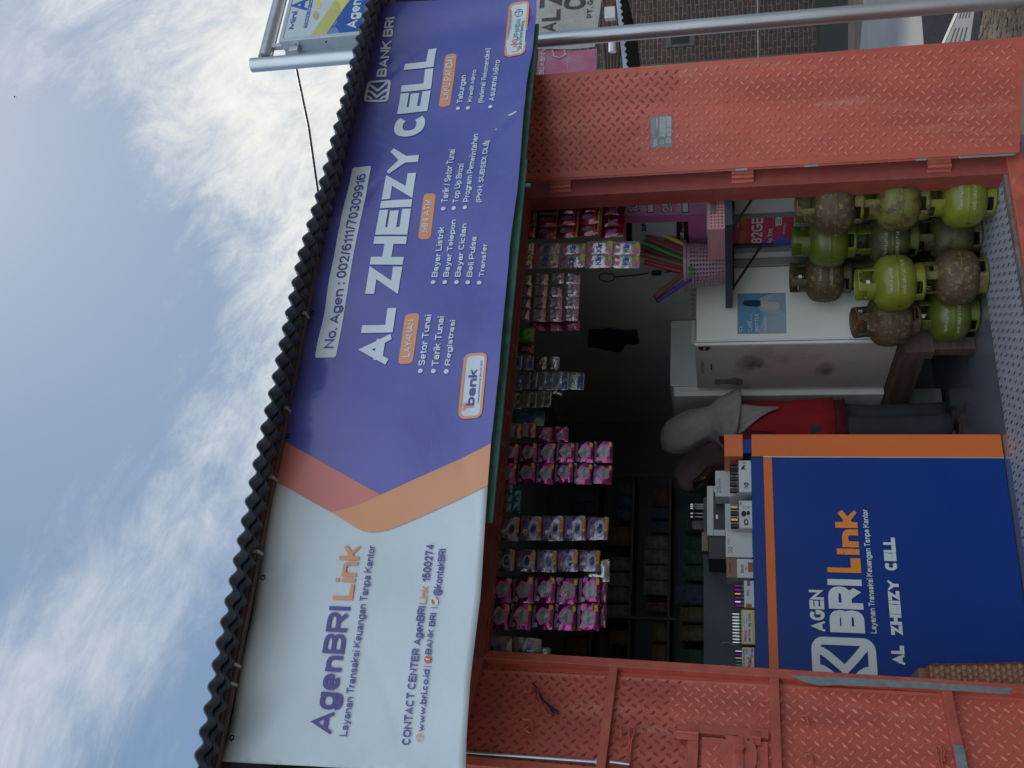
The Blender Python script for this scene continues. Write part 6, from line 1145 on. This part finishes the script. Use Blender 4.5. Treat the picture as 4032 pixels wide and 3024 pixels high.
for y0, y1, x0p, x1p in ((828, 955, 598, 668), (853, 917, 738, 776)):
    m = MB(TAPE); a_, b_ = AY(*ZQ(x1p, y1), YC+.0585), AY(*ZQ(x0p, y0), YC+.0585); a_.x = max(a_.x, a5.x); b_.x = min(b_.x, b5.x); b_.z = min(b_.z, b5.z); a_.z = max(a_.z, CT); m.face([a_, Vector((b_.x, a_.y, a_.z)), b_, Vector((a_.x, a_.y, b_.z))]); m.build('brown_tape', B5)
Zr = ZOOM(2750, 2200, 3.687)
scrawl(B5, Zr, 'Bidt', (655, 205), (615, 80), YC+.06, INK, .01); scrawl(B5, Zr, 'FM', (710, 165), (680, 115), YC+.06, INK, 0); scrawl(B5, Zr, '50.000', (470, 215), (445, 55), YC+.0575, mat('dark_brown_ink', (.06, .03, .02), rough=.6), 0)
B6, a6, b6 = boxpx('display_box', 'low white tray marked 8000 with brown tape holding purple bottles', 'box', 660, 808, 318, 708, Zr, YC+.03, .10, lid=False)
scrawl(B6, Zr, '8000', (735, 540), (700, 455), YC+.03, INK, .01)
for c4 in (((705, 322), (750, 322), (752, 398), (708, 398)), ((690, 652), (770, 655), (772, 706), (692, 706))): m = MB(TAPE); m.face([AY(*Zr(x, y), YC+.0285) for x, y in c4]); m.build('brown_tape', B6)
bottles('small bottle in the tray marked 8000', a6.x+.004, b6.x-.008, YC+.07, CT+.003, AY(*Zr(530, 500), YC+.07).z-CT, 6, [PURPC, CHROME, PURPC, GOLDC, PURPC, PURPC])
B7, a7, b7 = boxpx('display_box', 'yellow framed tray with the PROMO DISK 50% Rp 13.000 card', 'box', 622, 832, 738, 1246, Zr, YC+.012, .10, mt=YEL, lid=False)
m = MB(CARD); m.prism([AY(*Zr(x, y), YC+.0105) for x, y in ((642, 762), (775, 760), (788, 1222), (650, 1222))], (0, .001, 0)); m.build('card', B7)
for s, A, B, mt, bo in (('PROMO', (705, 1200), (665, 1030), REDINK, .06), ('DISK', (760, 1200), (728, 1135), INK, .05), ('50%', (758, 1125), (724, 1020), REDINK, .05), ('Rp', (765, 985), (722, 930), INK, .04), ('13.000', (762, 920), (722, 795), REDINK, .04), ('@istaparfume', (668, 985), (655, 812), INK, .01), ('-26.000-', (705, 940), (690, 845), INK, .02)): scrawl(B7, Zr, s, A, B, YC+.010, mt, bo, 0)
bottles('silver capped bottle in the yellow framed PROMO tray', a7.x+.006, b7.x-.006, YC+.055, CT+.003, AY(*Zr(500, 1000), YC+.055).z-CT, 10, [CHROME])
B8, a8, b8 = boxpx('display_box', 'white PROMO card tray on a maroon base next to the left door', 'box', 625, 812, 1282, 1720, Zr, YC+.012, .10, mt=mat('maroon_card', (.16, .03, .035), rough=.6), lid=False)
m = MB(CARD); m.prism([AY(*Zr(x, y), YC+.0105) for x, y in ((632, 1300), (640, 1290), (808, 1290), (808, 1700), (636, 1700))], (0, .001, 0)); m.build('card', B8)
for s, A, B, mt, bo in (('PROMO', (775, 1615), (712, 1425), REDINK, .06), ('PARFUME TANPA ALKOHOL', (675, 1618), (648, 1300), INK, .02), ('10.000', (712, 1388), (690, 1305), INK, .03), ('RP. 8.000', (792, 1420), (762, 1296), INK, .03)): scrawl(B8, Zr, s, A, B, YC+.010, mt, bo, 0)
bottles('colour capped bottle in the white PROMO tray', a8.x+.004, b8.x-.004, YC+.06, CT+.003, AY(*Zr(545, 1450), YC+.06).z-CT, 8, [PURPC, PURPC, CHROME, GRNC, GRNC, GOLDC, PURPC, CHROME])
# white and black money counter / printer behind the cartons
pr_ = thing('printer', 'white and black printer standing behind the cartons on the counter', 'printer', tuple(AY(*ZQ(530, 500), 5.25)))
pq = lambda x, y: AY(*ZQ(x, y), 5.25)
a_, b_ = pq(515, 678), pq(470, 352); m = MB(CARD); m.box(a_.x, b_.x, 5.25, 5.5, a_.z, b_.z, CARD, .004); c_ = pq(590, 640); m.box(a_.x, c_.x, 5.25, 5.5, CT+.0, a_.z-.001, CARD, .003); d_ = pq(520, 392); m.box(d_.x, b_.x, 5.25, 5.5, CT, a_.z-.001, CARD, .003); m.build('case', pr_)
m = MB(BLK); m.box(c_.x+.001, d_.x-.001, 5.256, 5.49, CT, a_.z-.0015, BLK); e_ = pq(480, 825); m.box(e_.x, a_.x-.001, 5.262, 5.52, CT, pq(478, 700).z, BLK, .004); m.build('front', pr_)
m = MB(ALU); m.face([AY(*ZQ(x, y), 5.2545) for x, y in ((528, 543), (542, 543), (542, 568), (530, 568))]); m.build('badge', pr_)
m = MB(mat('yellowed_pack', (.30, .23, .15), (.24, .18, .12), 20, rough=.6)); a_, b_ = AY(*ZQ(458, 778), 5.35), AY(*ZQ(436, 655), 5.35); m.box(a_.x, b_.x, 5.35, 5.42, a_.z-.02, b_.z, None, .003); tag(m.build('cream_packet', smooth=30), 'cream coloured packet lying on the black part of the printer', 'packet')
for k, y in enumerate((475, 488, 502, 534, 557)):
    a_ = AY(*ZQ(448, y+5), 5.62); b_ = AY(*ZQ(390, y-4), 5.62); o = thing('test_tube', 'slim dark bottle in the row behind the printer, %s from the right' % ORD[k], 'bottle', ((a_.x+b_.x)/2, 5.62, a_.z), 'slim bottles behind the printer'); m = MB(GLASSB); m.lathe([(.007, 0), (.007, .055), (.005, .06)], n=10); m.build('glass', o, smooth=40, world=False); m = MB(CHROME); m.lathe([(.0065, .061), (.0065, .075)], n=10); m.build('cap', o, smooth=40, world=False)
m = MB(DARKW); a_ = AY(*ZQ(448, 640), 5.6); b_ = AY(*ZQ(448, 465), 5.6); m.box(a_.x-.9, b_.x+.02, 5.56, 5.68, 0, a_.z-.001, DARKW); tag(m.build('rear_stand'), 'dark stand behind the counter carrying the slim bottles', 'stand')
m = MB(mat('dull_mauve_pack', (.14, .10, .11), (.10, .08, .085), 12, rough=.5)); a_, b_ = AY(*ZQ(452, 640), 5.60), AY(*ZQ(370, 575), 5.60); m.box(a_.x, b_.x, 5.60, 5.67, a_.z, b_.z, None, .012); tag(m.build('mauve_pouch', smooth=40), 'dull mauve pouch beside the slim bottles behind the printer', 'pouch')
m = MB(mat('pale_cord', (.25, .27, .26), rough=.6)); m.tube([AY(*Zr(x, y), 5.1) for x, y in ((335, 1250), (345, 1225), (380, 1215), (440, 1220), (500, 1240), (560, 1265))], .003, 6); tag(m.build('cord_loop'), 'thin pale cord rising behind the PROMO trays', 'cord')
# ------------------------------------------------------------------ dim goods on the back shelves
bs = thing('back_shelves', 'dark shelving unit along the dim back wall of the shop', 'shelving', (1.0, 7.3, 0))
BSM = mat('dim_shelf_board', (.16, .15, .14), rough=.85)
SHZ = (.62, .92, 1.22, 1.50, 1.78, 2.06, 2.34)
for z in SHZ: m = MB(BSM); m.box(XL+.02, 2.75, 7.22, 7.58, z-.02, z-.001, BSM); m.build('board', bs)
for x in (XL+.02, .55, 1.65, 2.75): m = MB(BSM); m.box(x-.018, x, 7.2, 7.219, 0, 2.6, BSM); m.build('upright', bs)
rr = random.Random(11); cols_ = [(.26, .14, .10), (.10, .17, .26), (.32, .25, .13), (.10, .22, .15), (.30, .10, .17), (.32, .32, .32)]
DM = [mat('dim_pack_%d' % i, c_, tuple(v*.45 for v in c_), 26, rough=.7) for i, c_ in enumerate(cols_)]
def packmesh(w_, h_, d_, mt):                           # upright pack with crimped top and soft edges
    m = MB(mt); rows = []
    for z, kx, ky in ((0, .93, .8), (.04, 1, 1), (.45, 1.0, 1.0), (.80, .99, .82), (.93, .98, .25), (.935, 1.0, .10), (1.0, 1.0, .08)):
        rows.append([(w_/2*kx*math.copysign(abs(math.cos(t))**.35, math.cos(t)), d_/2*ky*math.copysign(abs(math.sin(t))**.5, math.sin(t)), h_*z) for t in [2*math.pi*(q+.5)/16 for q in range(16)]])
    m.loft(rows); return m
KN = ['brown', 'slate blue', 'ochre', 'dull green', 'plum', 'grey']
RN = ['bottom', 'second', 'third', 'fourth', 'fifth', 'sixth', 'top']
first = {}; total = 0
for zi_, z in enumerate(SHZ):
    x = XL+.08; cnt = 0
    while x < 2.66 and total < 150:
        i = rr.randrange(6); w_ = rr.uniform(.07, .17); hs = rr.uniform(.55, 1.2); n = rr.randint(1, 4)
        for k in range(n):
            if x + w_ > 2.72: break
            if i not in first: m = packmesh(.11, .19, .06, DM[i]); o = m.build('packet', None, smooth=40, world=False); first[i] = o
            else: o = first[i].copy(); C.objects.link(o)
            cnt += 1; total += 1; tag(o, KN[i] + ' packet on the %s back shelf, %s from the left' % (RN[zi_], ORD[cnt-1]), 'packet', 'packets on the dim back shelves')
            o.location = (x+w_/2, 7.30+rr.uniform(-.04, .04), z); o.scale = (w_/.11, rr.uniform(.7, 1.5), hs); o.rotation_euler = (rr.uniform(-.08, 0), 0, rr.uniform(-.12, .12)); x += w_+.006
        x += rr.uniform(.0, .10)
# ------------------------------------------------------------------ people
def skin_body(name, parent, joints, edges, mt, sub=2):
    me = bpy.data.meshes.new(name); me.from_pydata([j[0] for j in joints], edges, []); o = bpy.data.objects.new(name, me); C.objects.link(o)
    s_ = o.modifiers.new('skin', 'SKIN'); lay = me.skin_vertices[0].data if me.skin_vertices else None
    if lay is None: bm = bmesh.new(); bm.from_mesh(me); bm.verts.layers.skin.verify(); bm.to_mesh(me); bm.free(); lay = me.skin_vertices[0].data
    for i, j in enumerate(joints):
        lay[i].radius = (j[1], j[2] if len(j) > 2 else j[1]); lay[i].use_root = (i == 0)
    sb = o.modifiers.new('sub', 'SUBSURF'); sb.levels = sub; sb.render_levels = sub
    dg = bpy.context.evaluated_depsgraph_get(); dg.update(); nm = bpy.data.meshes.new_from_object(o.evaluated_get(dg)); bpy.data.objects.remove(o)
    nm.materials.clear(); nm.materials.append(mt)
    for p in nm.polygons: p.use_smooth = True
    q = bpy.data.objects.new(name, nm); C.objects.link(q); q.parent = parent; return q
def person_skeleton(h=1.62, head_fwd=.02, bend=0.0, arm_fwd=True):
    # local: facing +y, feet at z 0
    J = []; Eg = []
    def j(p, r, r2=None, to=None):
        J.append((Vector(p), r, r2 or r)); 
        if to is not None: Eg.append((to, len(J)-1))
        return len(J)-1
    k = h/1.62; by = bend
    pel = j((0, 0, .88*k), .115, .10); bel = j((0, .01+by*.2, 1.0*k), .105, .09, pel); chs = j((0, .01+by*.6, 1.20*k), .125, .095, bel); nk = j((0, .0+by, 1.36*k), .052, .052, chs)
    nk2 = j((0, .02+by*1.2, 1.43*k), .048, .048, nk); hd = j((0, .035+head_fwd+by*1.4, 1.51*k), .078, .088, nk2); hd2 = j((0, .03+head_fwd+by*1.45, 1.575*k), .066, .072, hd)
    for s in (-1, 1):
        hp_ = j((.085*s, 0, .83*k), .082, .085, pel); kn = j((.09*s, .015, .47*k), .052, .055, hp_); an = j((.09*s, -.01, .09*k), .034, .036, kn); he = j((.09*s, .01, .045), .032, .034, an); bl = j((.095*s, .11, .028), .036, .022, he); to_ = j((.095*s, .17, .02), .028, .014, bl)
        sh = j((.15*s, by*.9, 1.31*k), .052, .052, chs); elb = j((.21*s, -.01+by, 1.06*k), .038, .038, sh)
        wr_ = j((.15*s, .20+by, .98*k), .024, .026, elb); pm = j((.135*s, .27+by, .985*k), .030, .016, wr_)
        for f_, (dx_, ln_) in enumerate(((-.030, .062), (-.011, .075), (.008, .078), (.026, .068))):
            k1 = j((.135*s + dx_*s, .305+by, .985*k), .0095, .0095, pm); k2 = j((.133*s+dx_*1.05*s, .305+ln_*.55+by, .975*k), .0085, .0085, k1); j((.131*s+dx_*1.05*s, .305+ln_*.9+by, .955*k), .0075, .0075, k2)
        t1 = j((.135*s - .042*s, .275+by, .985*k), .011, .011, pm); j((.135*s - .058*s, .31+by, .972*k), .009, .009, t1)
    return J, Eg
def ring(cx, cy, z, rx, ry, n=32, a0=0, wob=0.0, ph=0.0, wn=9): return [(cx + rx*(1+wob*math.sin(wn*t+ph))*math.cos(t+a0), cy + ry*(1+wob*math.sin(wn*t+ph))*math.sin(t+a0), z) for t in [2*math.pi*k/n for k in range(n)]]
HIJ = mat('grey_headscarf', (.33, .30, .30), (.27, .25, .25), 9, rough=.9, bump=.6, bsc=28); HIJ2 = mat('mauve_headscarf', (.30, .22, .235), (.25, .18, .20), 9, rough=.9, bump=.6, bsc=28)
TUN = mat('red_tunic', (.33, .008, .016), (.29, .007, .014), 6, rough=.85); MAR = mat('maroon_sleeve', (.10, .006, .014), (.085, .005, .012), 8, rough=.85); TRO = mat('charcoal_trousers', (.048, .052, .062), (.038, .042, .052), 8, rough=.9, bump=.2, bsc=200); SAN = mat('sandal', (.10, .07, .075), rough=.7)
# standing person seen from behind
ANG = R(42); pw_ = thing('person', 'standing person seen from behind in a grey headscarf, red tunic and dark trousers', 'person', (2.545, 5.78, .002)); pw_.rotation_euler = (0, 0, ANG)
J, Eg = person_skeleton(1.64, .035, .02); skin_body('body', pw_, J, Eg, SKIN)
k_ = 1.64/1.62
m = MB(TUN); prof = [(.70, .195, .155, .0, .05), (.78, .192, .152, .0, .045), (.88, .186, .148, .0, .03), (1.0, .172, .138, .0, .02), (1.10, .172, .138, 0, .012), (1.20, .185, .135, .005, .008), (1.29, .182, .125, .01, .004), (1.35, .125, .105, .01, 0), (1.385, .075, .08, .01, 0)]
m.loft([ring(0, cy, z*k_, rx, ry, 40, 0, w_, z*7, 7) for z, rx, ry, cy, w_ in prof], cap=False); o = m.build('tunic', pw_, smooth=70, world=False); sd_ = o.modifiers.new('s', 'SOLIDIFY'); sd_.thickness = .006
m = MB(MAR); m.loft([ring(0, 0, z*k_, rx, ry, 40, 0, w_, z*9, 8) for z, rx, ry, w_ in ((.63, .182, .142, .06), (.69, .182, .142, .04), (.76, .18, .14, .02))], cap=False); o = m.build('under_hem', pw_, smooth=70, world=False); sd_ = o.modifiers.new('s', 'SOLIDIFY'); sd_.thickness = .004
for s in (-1, 1):
    m = MB(MAR); a_ = Vector((.150*s, .02, 1.315*k_)); b_ = Vector((.215*s, .01, 1.06*k_)); c_ = Vector((.16*s, .19, .985*k_)); m.tube([a_+Vector((-.02*s, 0, .02)), a_, a_.lerp(b_, .5)+Vector((.01*s, 0, 0)), b_, b_.lerp(c_, .3), c_], [.05, .068, .060, .053, .05, .038], 18, MAR); m.build('sleeve', pw_, smooth=70, world=False)
m = MB(TRO)
for s in (-1, 1):
    m.loft([ring(.088*s, y_, z*k_, rx, ry, 26, 0, w_, z*13+s, 4) for z, rx, ry, y_, w_ in ((.055, .083, .10, .0, .05), (.12, .080, .096, 0, .05), (.30, .080, .092, .0, .04), (.47, .082, .09, .012, .03), (.65, .092, .10, .005, .02), (.84, .10, .115, 0, 0))], cap=False)
m.bm.verts.ensure_lookup_table(); o = m.build('trousers', pw_, smooth=70, world=False); sd_ = o.modifiers.new('s', 'SOLIDIFY'); sd_.thickness = .004
for s in (-1, 1): m = MB(SAN); m.loft([[(x_*s+.093*s, y_, z) for x_, y_ in ((-.038, -.06), (.038, -.06), (.045, .08), (.04, .18), (0, .205), (-.04, .18), (-.045, .08))] for z in (0, .014)], SAN); m.tube([(.05*s, .08, .01), (.07*s, .10, .05), (.095*s, .12, .062), (.12*s, .10, .05), (.14*s, .08, .01)], .006, 6, SAN); m.build('sandal', pw_, smooth=40, world=False)
def scarf(root, mt, hx, hy, hz, k=1.0, face=True, tip=True, drape=1.0):
    m = MB(mt); n = 40; rows = []
    for z, rx, ry, cy, op in ((.150, .020, .022, -.01, 0), (.142, .046, .054, -.01, 0), (.115, .076, .090, -.008, 0), (.075, .094, .110, -.004, 0), (.030, .102, .119, .0, .62), (-.02, .103, .120, -.004, .60), (-.07, .094, .110, -.012, .52), (-.115, .084, .098, -.024, .36), (-.15, .096, .108, -.034, 0), (-.18, .140, .132, -.040, 0), (-.215, .188*drape, .156, -.042, 0), (-.245, .216*drape, .170, -.040, 0), (-.27, .224*drape, .176, -.036, 0)):
        r_ = []
        for q in range(n):
            t_ = 2*math.pi*q/n + math.pi/2; fold = 1 + (.045*math.sin(5*t_+z*14) + .032*math.sin(9*t_-z*22) + .02*math.sin(14*t_+z*9))*(1 if z < .05 else .35)
            yy = ry*math.sin(t_)*fold; xx = rx*math.cos(t_)*fold
            if op and math.sin(t_) > 0: lim = ry*(1-op*.45); yy = min(yy, lim) if abs(math.cos(t_)) < .62 else yy
            zz = z + (-.035*max(0, -math.sin(t_))*(z < -.2)) 
            r_.append((hx+xx*k*(1-.9*max(0, z-.03)), hy+(cy+yy+.34*max(0, z+.09)-.02)*k, hz+zz*k))
        rows.append(r_)
    m.loft(rows, mt, cap=False)
    tp = m.face(list(rows[0]), mt)
    if face: # open the face: drop faces in front
        de = [f for f in m.bm.faces if (lambda c: c.y > hy+.055*k and abs(c.x-hx) < .062*k and hz-.10*k < c.z < hz+.055*k)(f.calc_center_median())]
        bmesh.ops.delete(m.bm, geom=de, context='FACES')
    o = m.build('headscarf', root, smooth=75, world=False); s_ = o.modifiers.new('s', 'SOLIDIFY'); s_.thickness = .005; s_.offset = 1; return o
def facef(root, hx, hy, hz, k=1.0, mt=SKIN):
    m = MB(mt, mat('dark_brow', (.02, .014, .012), rough=.7), mat('lip', (.26, .09, .08), rough=.5), mat('eye_white', (.35, .33, .32), rough=.3))
    m.loft([[(hx+x_*k, hy+y_*k, hz+z*k) for x_, y_ in ring2] for z, ring2 in [(z, [(r_*.80*math.cos(t), r_*1.02*math.sin(t)+.0) for t in [2*math.pi*q/20 for q in range(20)]]) for z, r_ in ((-.105, .02), (-.098, .050), (-.07, .072), (-.03, .086), (.01, .092), (.05, .092), (.085, .08), (.105, .055), (.115, .02))]], mt)
    m.loft([[(hx+x_*k, hy+y_*k, hz+z*k) for x_, y_ in ((-w_, .080), (0, .085+d_), (w_, .080), (0, .07))] for z, w_, d_ in ((.028, .006, .006), (.0, .009, .014), (-.022, .013, .022), (-.034, .013, .012), (-.038, .006, .002))], mt)
    for s in (-1, 1):
        m.tube([(hx+s*.014*k, hy+.090*k, hz+.034*k), (hx+s*.032*k, hy+.086*k, hz+.040*k), (hx+s*.050*k, hy+.072*k, hz+.032*k)], .0035*k, 6, m.m[1]); m.lathe([(.001, -.008*k), (.009*k, -.004*k), (.011*k, 0), (.009*k, .004*k), (.001, .008*k)], (hx+s*.031*k, hy+.080*k, hz+.014*k), 10, m.m[3]); m.tube([(hx+s*.018*k, hy+.087*k, hz+.016*k), (hx+s*.031*k, hy+.089*k, hz+.020*k), (hx+s*.045*k, hy+.079*k, hz+.014*k)], .0028*k, 6, m.m[1])
    m.tube([(hx-.022*k, hy+.084*k, hz-.056*k), (hx, hy+.092*k, hz-.054*k), (hx+.022*k, hy+.084*k, hz-.056*k)], [.003*k, .0065*k, .003*k], 8, m.m[2]); return m.build('face', root, smooth=60, world=False)
HZ = 1.555*k_; scarf(pw_, HIJ, 0, .045, HZ+.012, 1.1, True, drape=.98); facef(pw_, 0, .062, HZ-.01, .98)
# the tail of the scarf hanging down the back
m = MB(HIJ); n = 14; rows = []
for z, ac, aw, rx, ry in ((1.38, -150, 60, .13, .12), (1.335, -150, 56, .205, .175), (1.29, -146, 46, .214, .178), (1.24, -139, 34, .208, .168), (1.18, -131, 23, .200, .160), (1.12, -124, 13, .194, .156), (1.06, -118, 6, .190, .153), (1.02, -115, 2, .188, .152)):
    rows.append([((rx+.004*math.sin(q*1.7))*math.cos(R(ac+aw*(2*q/n-1))), -.01+(ry+.004*math.sin(q*1.7))*math.sin(R(ac+aw*(2*q/n-1))), z*k_) for q in range(n+1)])
m.loft(rows, HIJ, cap=False, close=False); o = m.build('scarf_tail', pw_, smooth=70, world=False); s_ = o.modifiers.new('s', 'SOLIDIFY'); s_.thickness = .006
m = MB(mat('gold_trim', (.30, .14, .03), (.33, .01, .02), 120, rough=.6, lo=.45, hi=.55)); m.loft([[(x_, -.160 + .8*max(0, abs(x_)-.12)**1.2, z*k_) for x_ in [.10+.012*q for q in range(7)]] for z in (1.27, 1.315)], None, cap=False, close=False); m.build('gold_embroidery', pw_, world=False)
# second person behind the counter looking down
P2 = thing('person', 'person in a mauve headscarf looking down behind the counter', 'person', (2.67, 6.42, .002)); P2.rotation_euler = (0, 0, R(104))
J, Eg = person_skeleton(1.60, .06, .05); skin_body('body', P2, J, Eg, SKIN)
m = MB(HIJ2); m.loft([ring(0, 0, z, rx, ry, 36, 0, w_, z*8, 7) for z, rx, ry, w_ in ((.05, .25, .23, .06), (.4, .22, .20, .05), (.8, .20, .175, .03), (1.1, .185, .15, .02), (1.27, .185, .13, 0), (1.36, .10, .10, 0))], cap=False); m.build('robe', P2, smooth=70, world=False)
for s in (-1, 1): m = MB(HIJ2); m.tube([(.12*s, .05, 1.32), (.16*s, .055, 1.29), (.215*s, .05, 1.06), (.16*s, .22, .975)], [.05, .066, .055, .04], 16, HIJ2); m.build('sleeve', P2, smooth=70, world=False)
h2 = thing('head', None, None); h2.parent = P2; h2.location = (0, .10, 1.455); h2.rotation_euler = (R(-26), 0, 0)
for kq in ('label', 'category'): 
    if kq in h2: del h2[kq]
o = scarf(h2, HIJ2, 0, .04, .13, 1.04, True, drape=.9); o = facef(h2, 0, .048, .125, .98)
